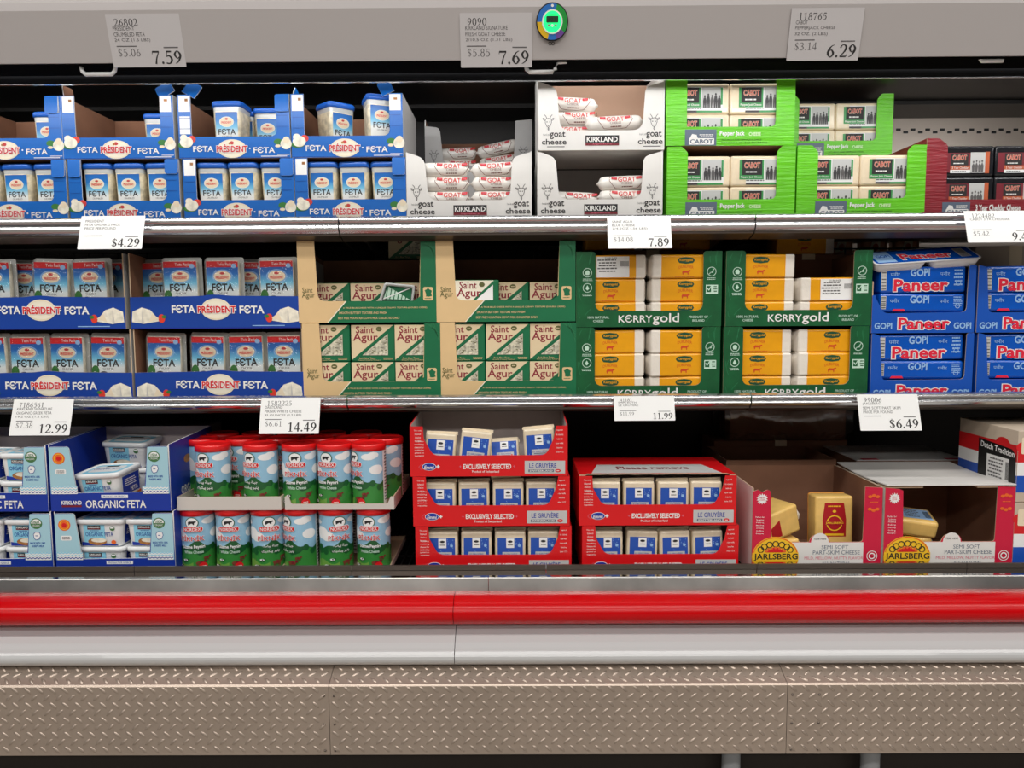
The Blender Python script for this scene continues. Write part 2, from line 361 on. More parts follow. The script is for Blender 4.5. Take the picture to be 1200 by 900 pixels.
case = thing('refrigerated_display_case', 'long open refrigerated cheese case with red bumper and tread plate base', 'display case', (0, 2.0, 0))
CO = (0, -2.0, 0)
def cpart(name, mb, label=None, parent=case):
    me = mb.mesh(name); me.transform(Matrix.Translation((0, -2.0, 0)))
    return link(name, me, parent, label)
def strip(name, prof, x0, x1, mt, label=None, smooth=False, parent=case):
    mb = MB(); mb.prism(prof, 'x', x0, x1, mt, smooth=smooth); return cpart(name, mb, label, parent)
def arc(cy, cz, r, a0, a1, n=8, rz=None):
    return [(cy+r*math.cos(math.radians(a0+(a1-a0)*i/n)), cz+(rz or r)*math.sin(math.radians(a0+(a1-a0)*i/n))) for i in range(n+1)]

# canopy over the top shelf
YH = 1.85
zh0 = WZ(70, YH); zh1 = WZ(8, YH)
YH0 = YH+.03                                # the panel leans: its foot stands 3 cm further in
zh0 = WZ(70, YH0)
TL = math.atan2(.03, zh1-zh0)
def yhead(py): return YH+.03*(py-8)/62.0
HP = strip('header_panel', [(YH0, zh0), (YH, zh1), (YH+.03, zh1+.03), (YH+.10, zh1+.20), (YH+.16, zh1+.20), (YH+.16, zh0+.02), (YH0+.02, zh0)], XL, XR, 'case_paint')
yl = 2.03; zl = WZ(94.5, yl)
strip('canopy_underside', [(YH0+.004, zh0-.002), (yl, zl), (yl, zl+.012), (YH0+.04, zh0+.010), (YH0+.004, zh0+.002)], XL, XR, 'case_black', 'black canopy underside')
strip('canopy_lip', [(yl, zl-.0015), (yl+.006, zl-.0015), (yl+.004, zl+.003), (yl-.0012, zl+.003), (yl-.0012, zl-.0015)], XL, XR, 'chrome', 'thin bright metal lip')
strip('canopy_roof', [(YH+.16, zh1+.14), (2.92, zh1+.14), (2.92, zh1+.20), (YH+.16, zh1+.20)], XL, XR, 'case_black')
strip('canopy_ceiling', [(yl+.05, zl+.10), (2.86, zl+.10), (2.86, zl+.11), (yl+.05, zl+.11)], XL, XR, 'dark_panel')
# back of the case
YB = 2.80
xs = WX(905, 130, YB)
strip('back_panel', [(YB, .30), (YB+.02, .30), (YB+.02, 2.0), (YB, 2.0)], XL, xs, 'dark_panel')
strip('back_panel', [(YB, .30), (YB+.02, .30), (YB+.02, Z3-.12), (YB, Z3-.12)], xs, XR, 'dark_panel')
b = MB(); b.box(xs, XR, YB, YB+.02, Z3-.12, 2.0, 'back_steel')
BP = cpart('back_panel', b, 'polished steel back panel with slots')
b = MB()
for py in (100, 152):
    for i in range(46):
        px = 915+i*8.6*1.0; p = W(px, py+(3 if i % 2 else 0), YB)
        if p.x < XR-.02: b.box(p.x-.008, p.x+.008, YB-.002, YB+.001, p.z-.004, p.z+.004, 'black')
cpart('air_slots', b, 'rows of black slots', BP)
strip('back_ledge', [(2.62, WZ(117, 2.62)), (YB, WZ(117, 2.62)), (YB, WZ(126, 2.62)), (2.62, WZ(126, 2.62))], XL, XR, 'dark_panel')
strip('back_ledge_lip', [(2.614, WZ(119, 2.62)), (2.62, WZ(119, 2.62)), (2.62, WZ(116.5, 2.62)), (2.614, WZ(116.5, 2.62))], WX(920, 110, 2.62), XR, 'chrome')
for px in (-60, 290, 632, 905, 1260):
    b = MB(); p = W(px, 130, 2.77); b.box(p.x-.02, p.x+.02, 2.785, YB, .5, 1.6, 'dark_panel')
    for i in range(40): b.box(p.x-.004, p.x+.004, 2.783, 2.786, .62+i*.024, .632+i*.024, 'black')
    cpart('upright', b)
# well
strip('well_deck', [(1.96, ZD-.06), (YB, ZD-.06), (YB, ZD-.012), (1.96, ZD-.012)], XL, XR, 'case_black')
b = MB()
n = int((XR-XL)/.022)
for i in range(n):
    x = XL+.02+i*.022; b.box(x-.002, x+.002, 1.97, YB-.01, ZD-.008, ZD-.001, 'wire')
for y in (1.99, 2.2, 2.42, 2.66): b.box(XL, XR, y-.004, y+.004, ZD-.0119, ZD-.008, 'wire')
cpart('wire_deck', b, 'black wire deck')
for x in (XL, XR):
    strip('end_panel', [(1.93, .2), (YB+.02, .2), (YB+.02, zh1+.14), (2.05, zh1+.14), (2.05, 1.0), (1.93, .7)], x-.03 if x < 0 else x, x if x < 0 else x+.03, 'case_paint')

# front: guard lip, steel rail, red bumper, white apron, tread plate
def seg(name, prof, mt, cuts, label=None, smooth=False):
    cuts = [XL]+cuts+[XR]
    for a, c in zip(cuts, cuts[1:]): strip(name, prof, a+.0008, c-.0008, mt, label, smooth)
yg = 1.955; zg0, zg1 = WZ(668, yg), WZ(662.3, yg)
seg('guard_lip', [(yg, zg0), (yg+.006, zg0), (yg+.006, zg1), (yg, zg1)], 'guard_grey', [WX(157, 664, yg), WX(412, 664, yg), WX(640, 664, yg), WX(887, 664, yg), WX(1133, 664, yg)], 'dark translucent guard strip')
yr = 1.885; zr1 = WZ(676, yr+.02); zr0 = WZ(698.5, yr)
seg('steel_rail', [(yr+.002, zr0-.02), (yr+.002, zr0), (yr+.0150, zr1-.002), (yr+.017, zr1), (yr+.020, zr1), (yr+.020, zr0-.02)], 'brushed', [WX(572, 680, yr)])
strip('rail_ledge', [(yr+.0205, zr1-.001), (yg+.006, zg0-.0005), (yg+.006, zr0-.02), (yr+.0205, zr0-.02)], XL, XR, 'mirror', 'polished ledge in front of the goods')
yb = 1.80
zb1 = WZ(699.5, yb+.03); zb0 = WZ(733.5, yb+.02)
rz = (zb1-zb0)/2
seg('bumper', arc(yb+.045, (zb0+zb1)/2, .05, 90, 270, 14, rz)+[(yr-.0125, zb0), (yr-.0125, zb1)], 'bumper_red', [WX(531, 715, yb)], 'red rubber bumper', True)
ya = 1.79
za1 = zb0-.001; zk1 = WZ(764, ya-.02); zk0 = WZ(783, ya-.02)
prof = [(1.93, za1), (yb+.05, za1), (yb+.035, za1-.012), (ya+.012, zk1+.010), (ya+.002, zk1+.002)] + arc(ya+.012, (zk0+zk1)/2, .028, 120, 270, 10, (zk1-zk0)/2+.002) + [(ya+.05, zk0-.004), (1.93, zk0-.004)]
seg('apron', prof, 'case_white', [WX(533, 770, ya)], 'pale grey enamelled apron')
yt = 1.735
zt1 = zk0-.002; zt = WZ(803, yt); zt0 = WZ(884, yt)
PLATES = []
xj = [WX(386, 840, yt), WX(922, 840, yt)]
cuts = [XL]+xj+[XR]
def lug(b, c, u, v, nrm, L, wd, hgt):
    c = Vector(c); a = c-u*L; e = c+u*L; p = c+v*wd; q = c-v*wd; t = c+nrm*hgt; a2 = c-u*L*.72+nrm*hgt*.95; e2 = c+u*L*.72+nrm*hgt*.95
    V = [a, q-u*L*.45, q+u*L*.45, e, p+u*L*.45, p-u*L*.45, a2, e2]
    b.add(V, [(0, 1, 6), (1, 2, 7, 6), (2, 3, 7), (3, 4, 7), (4, 5, 6, 7), (5, 0, 6)], 'tread', True)
for a, c in zip(cuts, cuts[1:]):
    b = MB()
    b.prism([(1.80, zt1), (yt+.004, zt+.002), (yt, zt-.002), (yt, zt0), (yt+.003, zt0), (yt+.003, zt-.004), (1.80, zt1-.004)], 'x', a+.0006, c-.0006, 'tread')
    dx, dz = .0296, .0182
    nz = int((zt-zt0)/dz)
    for j in range(nz):
        z = zt-.010-j*dz
        for i in range(int((c-a)/dx)):
            x = a+.014+i*dx+(dx/2 if j % 2 else 0)
            if x > c-.012: continue
            s = 1 if j % 2 else -1
            u = Vector((.74, 0, .67*s)); v = Vector((.67*s, 0, -.74))
            lug(b, (x, yt, z), u, v, Vector((0, -1, 0)),   .0122, .0034, .0032)
    sl = Vector((0, 1.80-yt-.004, zt1-zt-.002)); sn = Vector((1, 0, 0)).cross(sl).normalized()
    if sn.y > 0: sn = -sn
    sn = Vector((0, -abs(sn.y), abs(sn.z)))
    for j in range(3):
        for i in range(int((c-a)/dx)):
            x = a+.014+i*dx+(dx/2 if j % 2 else 0); s = 1 if j % 2 else -1
            if x > c-.012: continue
            t = sl.normalized()
            u = Vector((.74, 0, 0))+t*.67*s; v = Vector((.67*s, 0, 0))-t*.74
            lug(b, Vector((x, yt+.004, zt+.002))+sl*(.2+.3*j), u, v, sn,   .0122, .0034, .0032)
    PLATES.append(cpart('tread_plate', b, 'diamond tread plate kick panel'))
# rivets, base
for n_, xx in enumerate((xj[0]-.012, xj[0]+.012, xj[1]+.012, xj[1]+.075)):
    for z in (zt-.025, zt-.095, zt-.16):
        rv = MB(); rv.loft([[(xx+r*math.cos(i*math.pi/4), yt-d, z+r*math.sin(i*math.pi/4)) for i in range(8)] for (r, d) in ((.0032, .0002), (.0028, .0012), (.0014, .002))], 'guard_grey')
        cpart('rivet', rv, parent=PLATES[0 if n_ == 0 else 1 if n_ == 1 else 2])
strip('plinth', [(1.87, .02), (1.89, .02), (1.89, zt0+.04), (1.87, zt0+.04)], XL, XR, 'dark_brown', 'dark recessed plinth')
strip('plinth_channel', [(1.78, zt0-.015), (1.87, zt0-.015), (1.87, zt0+.006), (1.78, zt0+.006)], XL, XR, 'dark_brown')
strip('body_core', [(1.90, .05), (YB, .05), (YB, ZD-.062), (1.975, ZD-.062), (1.935, zr0-.03), (1.935, zt0+.02), (1.90, zt0+.02)], XL+.01, XR-.01, 'dark_brown')
for px in (858, 1022):
    x = WX(px, 890, 1.81); b = MB()
    b.lathe([(.024, 0), (.024, .012), (.0225, .014), (.0225, zt0-.016)], x, 1.82, 'grey_plastic', 20)
    b.box(x-.055, x+.055, 1.80, 1.84, .135, .150, 'grey_plastic')
    cpart('levelling_foot', b, 'grey round foot with bracket')

# handles of the night blind, dial thermometer
def handle(px, py, w, label):
    z = WZ(py, 1.90); c = WX(px, py, 1.90)
    mb = MB()
    mb.tube([(-w, 0, .006), (-w*.62, 0, .004), (-w*.55, 0, -.012), (-w*.45, 0, -.018), (w*.45, 0, -.018), (w*.55, 0, -.012), (w*.62, 0, .004), (w, 0, .006)], .005, 'handle_white', 10)
    mb.soft(-w, -w*.6, -.008, .008, .002, .010, .003, 'handle_white'); mb.soft(w*.6, w, -.008, .008, .002, .010, .003, 'handle_white')
    t = thing('pull_handle', label, 'handle', (c, 1.90, z), (0, 0, 0), 'pull handles under the canopy')
    link('grip', mb.mesh('grip'), t)
handle(634, 75.5, .062, 'white pull handle hanging below the round dial thermometer')
handle(115, 74, .070, 'white pull handle under the canopy below the $7.59 tag')
handle(1163, 66.5, .055, 'white pull handle under the canopy at far right')
tp = W(647, 26, yhead(26))
t = thing('thermometer', 'round dial thermometer glowing green on the canopy panel', 'thermometer', (tp.x, tp.y-.0008, tp.z), (TL, 0, 0))
mb = MB()
N = 40; kk = .0206/10
mb.loft([[(r*math.cos(2*math.pi*i/N), y, r*1.1*math.sin(2*math.pi*i/N)) for i in range(N)] for (r, y) in ((.0375, 0), (.0375, -.006), (.0355, -.008))], 'black')
pn = Pen(mb, .001, None, -.008)
cols = ['dial_green', 'dial_green', 'dial_blue', 'dial_blue', 'dial_blue', 'dial_yellow', 'dial_yellow', 'dial_blue', 'dial_purple', 'dial_green']
for i in range(40):
    a, c = 2*math.pi*i/40, 2*math.pi*(i+1)/40
    pn.poly([(24*math.cos(a), 26.4*math.sin(a)), (35*math.cos(a), 38.5*math.sin(a)), (35*math.cos(c), 38.5*math.sin(c)), (24*math.cos(c), 26.4*math.sin(c))], cols[i//4], 1)
pn.ell(0, 34, 3, 3, 'white', 2)
DL = link('dial', mb.mesh('dial'), t, 'black dial with coloured ring')
mb = MB(); pn = Pen(mb, .001, None, -.0088); pn.ell(0, 0, 24, 26.4, 'lit_green', 1, 30); pn.ring(0, 0, 24, 3, 'white', 2, 30, 26.4)
pn.ell(-8, -8, 3, 3, 'grey_plastic', 3); pn.ell(8, -8, 3, 3, 'grey_plastic', 3); pn.ell(0, -8, 3, 3, 'handle_white', 3)
link('lit_face', mb.mesh('lit_face'), DL, 'glowing green face')
mb = MB(); pn = Pen(mb, .001, None, -.0102); pn.rr(0, 5, 28, 14, 2, 'lcd', 1); pn.text('50.3', 0, 5, 18, 7, 'ink', 2); pn.micro(0, 15, 16, 3, 1, 'ink', 1)
link('display', mb.mesh('display'), DL, 'small grey readout')
mb = MB(); pn = Pen(mb, .001, None, -.0005); pn.ring(-3, 0, 4, 1.3, 'ink', 1, 14); pn.ring(4, 0, 4, 1.3, 'ink', 1, 14)
me = mb.mesh('emblem'); p = W(646, 51, yhead(51)); me.transform(Matrix.Translation((p.x, p.y-2.0, p.z)) @ Matrix.Rotation(TL, 4, 'X')); link('emblem', me, HP, 'two small joined black rings')

# ------------------------------------------------------------------ shelves (three lengths to a level)
def shelf(x0, x1, zs, ztop, zbot, label, group, lower):
    t = thing('display_shelf', label, 'shelf', ((x0+x1)/2, 2.09, zs), (0, 0, 0), group)
    w = (x1-x0)/2-.0018
    a, b_ = ztop-zs, zbot-zs
    mb = MB(); mb.prism([(.012, -.004), (.66, -.004), (.66, -.016), (.012, -.016)], 'x', -w, w, 'dark_panel'); link('shelf_board', mb.mesh('shelf_board'), t)
    H = a-b_
    prof = [(.010, a-.003), (.006, a), (.001, a-.001)] + [(-.006-.004*math.sin(math.pi*i/6), a-.004-(H*.30)*i/6) for i in range(7)] + [(-.003, a-H*.40), (-.003, a-H*.47)] + [(-.005-.005*math.sin(math.pi*i/6), a-H*.5-(H*.40)*i/6) for i in range(7)] + [(0, b_), (.010, b_)]
    mb = MB(); mb.prism(prof, 'x', -w, w, 'chrome'); link('price_rail', mb.mesh('price_rail'), t, 'polished metal price rail')
    mb = MB(); mb.prism([(.011, b_+.004), (.05, b_-.012), (.05, b_-.018), (.004, b_-.006), (.004, b_+.002)], 'x', -w, w, 'guard_grey'); link('rail_brace', mb.mesh('rail_brace'), t)
    for x in (-w+.03, w-.03):
        mb = MB(); mb.prism([(.05, -.0165), (.66, -.0165), (.66, -.10), (.55, -.09), (.1, -.03)], 'x', x-.003, x+.003, 'guard_grey'); link('bracket', mb.mesh('bracket'), t)
    mb = MB()
    for i in range(int(2*w/.05)): 
        x = -w+.03+i*.05; mb.tube([(x, .56, -.004), (x, .56, lower)], .0022, 'wire', 6)
    for z in (lower*.5, lower): mb.tube([(-w+.01, .563, z), (w-.01, .563, z)], .0028, 'wire', 6)
    link('wire_fence', mb.mesh('wire_fence'), t, 'black wire fence at the back')
pos = ['left', 'middle', 'right']
for lv, py0, py1, zs, joints, nm, fh in ((3, 251.5, 272, Z3, (397, 885), 'top', .04), (2, 462.5, 477.5, Z2, (407, 880), 'lower', .46)):
    xs_ = [XL+.005]+[WX(j, (py0+py1)/2, 2.085) for j in joints]+[XR-.005]
    for i in range(3):
        shelf(xs_[i], xs_[i+1], zs, WZ(py0, 2.085), WZ(py1, 2.085), f'{pos[i]} length of the {nm} metal display shelf with polished rail', f'{nm} shelf lengths', fh)

# ------------------------------------------------------------------ price tags
def tag(px0, px1, py0, py1, Y, tilt, lean, rows, unit, price, label):
    c = W((px0+px1)/2, py0, Y); c2 = W((px0+px1)/2, py1, Y)
    k = Y/F; w = px1-px0; h = (py1-py0)/math.cos(tilt)
    mb = MB(); hw = w/2*k
    mb.prism(rrect(-hw, hw, -h*k, 0, .002), 'y', 0, .0012, 'sleeve_paper' if Y < 1.95 else 'paper')
    pn = Pen(mb, k, None, 0., .0003)
    q = w/80.0; g = h/54.0
    if rows[0].isdigit(): pn.numerals(rows[0], -w*.5+8*q, -8.5*g, 7.4*g, 'ink', 1, .8, 'l')
    else: L = len(rows[0])*2.6*q; pn.text(rows[0], -w*.5+6*q+L/2, -8.5*g, L, 4*g, 'grey_ink', 1)
    for i, r in enumerate(rows[1:]):
        L = min(len(r)*2.6, 62)*q; pn.text(r, -w*.5+6*q+L/2, (-14.5-6*i)*g, L, 4*g, 'grey_ink', 1)
    if unit: pn.numerals(unit, -w*.5+7*q, -39*g, 8*g, 'grey_ink', 1, .8, 'l')
    pn.numerals(price, w*.5-3*q, -44*g, 13.5*g, 'ink', 1, 1.15)
    pn.rect(w*.5-14*q, -34*g, 16*q, 1.2*g, 'grey_ink', 1); pn.rect(-w*.5+18*q, -32.5*g, 22*q, 1.0*g, 'grey_ink', 1)
    t = thing('price_tag', label, 'price tag', c, (-tilt, lean, 0), 'shelf price tags')
    link('card', mb.mesh('card'), t)
tag(124, 208, 16, 70, yhead(16)-.002, -TL, 0, ['26802', 'PRESIDENT', 'CRUMBLED FETA', '24 OZ (1.5 LBS)'], '$5.06', '7.59', 'white paper price tag reading 7.59 on the canopy panel')
tag(540, 622, 15, 70, yhead(15)-.002, -TL, 0, ['9090', 'KIRKLAND SIGNATURE', 'FRESH GOAT CHEESE', '2/10.5 OZ (1.31 LBS)'], '$5.85', '7.69', 'white paper price tag reading 7.69 beside the round thermometer')
tag(930, 1012, 9, 62, yhead(9)-.002, -TL, 0, ['118765', 'CABOT', 'PEPPERJACK CHEESE', '32 OZ. (2 LBS)'], '$3.14', '6.29', 'white paper price tag reading 6.29 on the canopy panel')
YT = 2.068
tag(96, 170, 253, 292, YT, .32, 0, ['', 'PRESIDENT', 'FETA CHUNK 2 PACK', 'PRICE PER POUND'][1:], '', '$4.29', 'white price tag reading $4.29 on the top shelf rail')
tag(712, 785, 254, 291, YT, .32, 0, ['SAINT AGUR', 'BLUE CHEESE', '2/4.5OZ (.56 LBS)'], '$14.08', '7.89', 'white price tag reading 7.89 on the top shelf rail')
tag(1130, 1208, 247, 284, YT, .32, 0, ['1224482', 'CABOT 3 YR CHEDDAR'], '$5.42', '9.49', 'white price tag reading 9.49 on the top shelf rail, far right')
tag(16, 87, 468, 509, YT, .32, 0, ['7186561', 'KIRKLAND SIGNATURE', 'ORGANIC GREEK FETA', '19.2 OZ (1.2 LBS)'], '$7.38', '12.99', 'white price tag reading 12.99 on the lower shelf rail')
tag(306, 376, 466, 507, YT, .32, 0, ['1582225', 'DAIRYLAND', 'PIKNIK WHITE CHEESE', '35 OUNCES (2.2 LBS)'], '$6.61', '14.49', 'white price tag reading 14.49 above the round cheese cans')
tag(719, 790, 464, 492, YT, .32, 0, ['41181', 'EMMI ROTH', 'LE GRUYERE'], '$11.99', '11.99', 'white price tag reading 11.99 on the lower shelf rail')
tag(1004, 1075, 462, 503, YT, .32, 0, ['99006', 'JARLSBERG', 'SEMI SOFT PART SKIM', 'PRICE PER POUND'], '', '$6.49', 'white price tag reading $6.49 on the lower shelf rail')
# ================================================================== cartons: one builder, many prints
def carton(k, w, h, d, outline, draw, front, inside, outside, edge, hb=None, hs=None, tab=None, extra=None, name='display_carton', back_in=None, floor_m=None):
    """open-fronted shelf carton in picture pixels; origin at the middle of the front foot. outline: front panel [(x, z, r)]"""
    t = .003; D = d*k; parts = []
    hb = hb or h; hs = hs or h
    mb = MB(); mb.prism(rpoly(sc(outline, k)), 'y', 0, t, edge, front, inside)
    draw(Pen(mb, k)); parts.append(('front_panel', mb.mesh('front_panel'), None, None))
    for s in (-1, 1):
        x1 = s*w/2*k; x0 = x1-s*t
        mb = MB()
        o = [(t, 0), (D, 0), (D, hb*k), (t, hs*k)]
        mb.prism(o, 'x', min(x0, x1), max(x0, x1), edge, outside if s < 0 else inside, inside if s < 0 else outside)
        if tab: tab(mb, s, x1, D)
        parts.append(('side_panel', mb.mesh('side_panel'), None, None))
    mb = MB(); mb.box(-w/2*k+t, w/2*k-t, D-t, D, t, hb*k, back_in or inside); parts.append(('back_panel', mb.mesh('back_panel'), None, None))
    mb = MB(); mb.box(-w/2*k+t, w/2*k-t, t, D, 0, t, floor_m or inside); parts.append(('base_panel', mb.mesh('base_panel'), None, None))
    if extra: extra(parts, t, D)
    return (name, 'carton', parts)
def flap(k, x, z, y, w, h, rx, ry, rz, m, edge, name='flap'):
    """loose flap hinged at (x, y, z)"""
    mb = MB(); mb.prism(sc(rpoly([(-w/2, 0), (w/2, 0), (w/2, h, 3), (-w/2, h, 3)], 3), k), 'y', -.0012, .0012, edge, m, m)
    me = mb.mesh(name); me.transform(Matrix.Translation((x*k, y, z*k)) @ Euler((rx, ry, rz)).to_matrix().to_4x4())
    return (name, me, 0, None)
def at(proto, px, py, Y, z, label, rz=0., group=None, dx=0.):
    return spawn(proto, label, (WX(px, py, Y)+dx, Y, z), (0, 0, rz), group)
def inside_of(box, k, x, y, z, proto, label, rot=(0, 0, 0), group=None):
    """put a pack at (x, z) px and y metres in a carton's own frame"""
    p = Matrix.Translation(box.location) @ box.rotation_euler.to_matrix().to_4x4() @ Vector((x*k, y, z*k))
    return spawn(proto, label, p, (rot[0], rot[1], rot[2]+box.rotation_euler.z), group)

def president(pn, cx, cz, s=1., l=1):
    pn.ell(cx, cz, 16.5*s, 10.5*s, 'tile_cream', l, 26); pn.ring(cx, cz, 15.8*s, .7*s, 'cream', l+1, 26, 9.8*s)
    pn.ell(cx, cz+6.5*s, 2.5*s, 2*s, 'cabot_red', l+1, 8); pn.ell(cx-2.5*s, cz+6*s, 1.5*s, 1.4*s, 'bread', l+1, 8)
    pn.text('PRÉSIDENT', cx, cz+.4*s, 35*s, 8.6*s, 'red', l+2, bold=.02, out='white', ow=.09)
def cheese_art(pn, cx, cz, s, l=2):
    pn.ell(cx-2*s, cz-4.5*s, 8.5*s, 4.*s, 'leaf', l); pn.ell(cx, cz-1*s, 8*s, 6.5*s, 'cheese_white', l+1); pn.ell(cx-3*s, cz+4*s, 4.5*s, 4*s, 'cheese_white', l+1)
    pn.ell(cx+6.5*s, cz+2.5*s, 4.8*s, 4*s, 'tomato', l); pn.ell(cx+8*s, cz+1.5*s, 2.6*s, 2*s, 'cabot_red', l+1, 10)
def cheese_art2(pn, cx, cz, s, l=2):
    pn.ell(cx-7*s, cz+2*s, 5.5*s, 3.5*s, 'leaf', l); pn.ell(cx+2.5*s, cz-.5*s, 6.8*s, 6.6*s, 'cheese_white', l+1); pn.ell(cx+3*s, cz+4*s, 4*s, 4*s, 'cream', l+2)
    pn.ell(cx-7.5*s, cz-3*s, 3.4*s, 1.8*s, 'cream', l+1, 10)

# ---------------------------------------------------------------- crumbled feta (top shelf, left)
def d_feta(pn):
    pn.text('FЄTA', -36, 10.5, 23, 6.6, 'white', 3, bold=.02); pn.text('FЄTA', 34, 8.8, 24, 6.6, 'white', 3, bold=.02)
    pn.rect(17.5, 10.5, 1.6, 1.6, 'white', 3)
    president(pn, -3, 10.5, 1., 2)
    cheese_art(pn, -55, 19, .95); cheese_art2(pn, 57, 16, .95)
    pn.rect(45, 1.8, 30, .8, 'white', 2); pn.rect(56, 3.6, 14, .7, 'white', 2)
    pn.rect(0, .6, 126, 1.2, 'feta_blue_dark', 1)
def fe_posts(white_l, white_r, white_mid=False):
    def d(pn):
        d_feta(pn)
        if white_l: pn.rect(-56, 61, 13, 18, 'paper', 1); pn.rect(-53.5, 65, 3.5, 3, 'bread', 2)
        if white_r: pn.rect(55.5, 61, 13, 18, 'paper', 1); pn.rect(56, 65, 4, 2.5, 'bread', 2)
        if white_mid: pn.rect(-56, 37, 12, 20, 'paper', 1)
        for z in (33, 45): pn.rect(-56, z, 13, .5, 'feta_blue_dark', 2); pn.rect(55, z+2, 13, .5, 'feta_blue_dark', 2)
    return d
fo = [(-64, 0), (64, 0), (64, 71), (49, 71), (49, 24, 8), (-49, 24, 4), (-49, 71), (-64, 71)]
def feta_carton(wl, wr, wm, fl, brown=()):
    def ex(parts, t, D):
        for f in brown: parts.append(flap(K, *f, 'carton_brown', 'white'))
        for f in fl: parts.append(flap(K, *f, 'feta_blue', 'white'))
    return carton(K, 128, 71, 118, fo, fe_posts(wl, wr, wm), 'feta_blue', 'carton_inside', 'grey_carton', 'white', extra=ex)
fc_a = feta_carton(False, True, False, [(54, 70, -.0016, 15, 19, math.pi-.06, 0, 0)])
fc_b = feta_carton(True, True, False, [(58, 71, .004, 19, 16, -.35, -.55, .1)], [(-61.5, 71, .03, 17, 13, -.12, 0, 1.45)])
fc_c = feta_carton(True, False, True, [(-52, 71, .004, 17, 17, -.35, .5, -.1), (56, 70, -.0016, 16, 19, math.pi-.06, 0, 0)])
fc_d = feta_carton(True, True, False, [(48, 71, .004, 15, 17, -.3, -.45, 0.1), (-62, 71, .03, 9, 15, -.3, .75, 1.2)])
fc_e = feta_carton(True, False, False, [(56, 70, -.0016, 15, 19, math.pi-.06, 0, 0)])
fc_f = feta_carton(False, False, False, [(-56, 70, -.0016, 14, 19, math.pi-.06, 0, 0), (56, 70, -.0016, 15, 16, math.pi-.06, 0, 0)])
# tub
ramp('feta_label', [(0, (236, 232, 220)), (.42, (238, 240, 238)), (.58, (120, 196, 228)), (.75, (40, 124, 200)), (1, (22, 92, 178))], 10*K, 56*K)
def rsec(hw, hd, r, z, cy, n=4):
    return [(p[0], p[1]+cy, z) for p in rrect(-hw, hw, -hd, hd, r, n)]
def feta_tub():
    k = K; parts = []
    mb = MB(); cy = 0
    mb.loft([rsec(14.5*k, 14.5*k, 4*k, 0, cy), rsec(15*k, 15*k, 5*k, 1*k, cy), rsec(16.6*k, 16.6*k, 5*k, 55*k, cy)], 'crumbs', True, False)
    mb.loft([rsec(16.6*k, 16.6*k, 5*k, 55*k, cy), rsec(17*k, 17*k, 5*k, 62*k, cy)], 'clear_grey', False, True)
    parts.append(('tub_body', mb.mesh('tub_body'), None, None))
    mb = MB(); mb.loft([rsec(17.2*k, 17.2*k, 5*k, 60*k, cy), rsec(18.2*k, 18.2*k, 6*k, 60.5*k, cy), rsec(18.2*k, 18.2*k, 6*k, 65*k, cy), rsec(17.2*k, 17.2*k, 6*k, 66.5*k, cy), rsec(15*k, 15*k, 5*k, 66.5*k, cy), rsec(14.5*k, 14.5*k, 5*k, 65.6*k, cy)], 'lid_blue')
    parts.append(('lid', mb.mesh('lid'), None, 'blue plastic lid'))
    mb = MB()
    pn = Pen(mb, k, lambda u, v, l: (u, -(14.98*k+1.62*k*(v/(55*k)))-.0004*l, v))
    n = 8
    for i in range(n):
        z0 = 9+45*i/n; z1 = 9+45*(i+1)/n; pn.poly([(-13, z0), (13, z0), (13, z1), (-13, z1)], 'feta_label', 1)
    pn.ell(0, 43, 8, 5.4, 'cream', 2); pn.ring(0, 43, 8.6, .8, 'white', 2, 20, 6); pn.text('PRÉSIDENT', 0, 42.6, 12, 3, 'red', 3, bold=.02); pn.ell(0, 46.2, 2, 1.2, 'cabot_red', 3, 8)
    pn.text('FЄTA', 0, 32, 20, 6.6, 'ink', 2, bold=.015); pn.text('CRUMBLED', 0, 26.6, 12, 1.8, 'grey_ink', 2)
    pn.ell(-5, 16, 4.5, 3, 'olive', 2); pn.ell(-1, 14, 3, 2.4, 'leaf', 2); pn.ell(7, 15, 4, 3, 'tomato', 2); pn.ell(2, 12.5, 6, 2.4, 'cheese_white', 3)
    parts.append(('label', mb.mesh('label'), 0, 'blue and white printed label'))
    mb = MB(); pn = Pen(mb, k, lambda u, v, l: ((14.98*k+1.62*k*(v/(55*k)))+.0004*l, u, v))
    pn.poly([(-13, 9), (-10, 9), (-10, 54), (-13, 54)], 'feta_label', 1)
    return ('feta_tub', 'tub', parts)
TUB = feta_tub()
g_t = 'crumbled feta tubs on the top shelf'
g_c = 'blue crumbled feta cartons'
hi = Z3+71*K+.0012
col_u = [(9.5, fc_a, 'cut by the left edge'), (140, fc_b, 'second from the left'), (275.5, fc_c, 'third from the left'), (407.5, fc_d, 'at the right end')]
col_l = [(15, fc_e, 'cut by the left edge'), (147, fc_f, 'second from the left'), (281, fc_e, 'third from the left'), (411.5, fc_e, 'at the right end')]
for (px, pr, wh) in col_l:
    b = at(pr, px, 250, Y3, Z3, f'blue crumbled feta carton in the lower row, {wh}', group=g_c)
    for x, nm in ((-34, 'left'), (3, 'middle'), (40, 'right')):
        inside_of(b, K, x, .052+.004*random.random(), 1.3, TUB, f'feta tub at {nm} in the lower blue carton {wh}', (0, 0, random.uniform(-.06, .02)), g_t)
ups = []
for i, (px, pr, wh) in enumerate(col_u):
    b = at(pr, px, 186, Y3, hi, f'blue crumbled feta carton in the upper row, {wh}', rz=0., group=g_c); ups.append(b)
def tubin(i, x, y, nm, rot=(0, 0, 0), z=1.3): inside_of(ups[i], K, x, y, z, TUB, nm, rot, g_t)
tubin(0, 14, .17, 'lone feta tub in the upper blue carton cut by the left edge')
tubin(1, 14, .20, 'feta tub behind the gap in the upper blue carton second from the left'); tubin(1, 50, .20, 'feta tub hidden by the post in the upper blue carton second from the left')
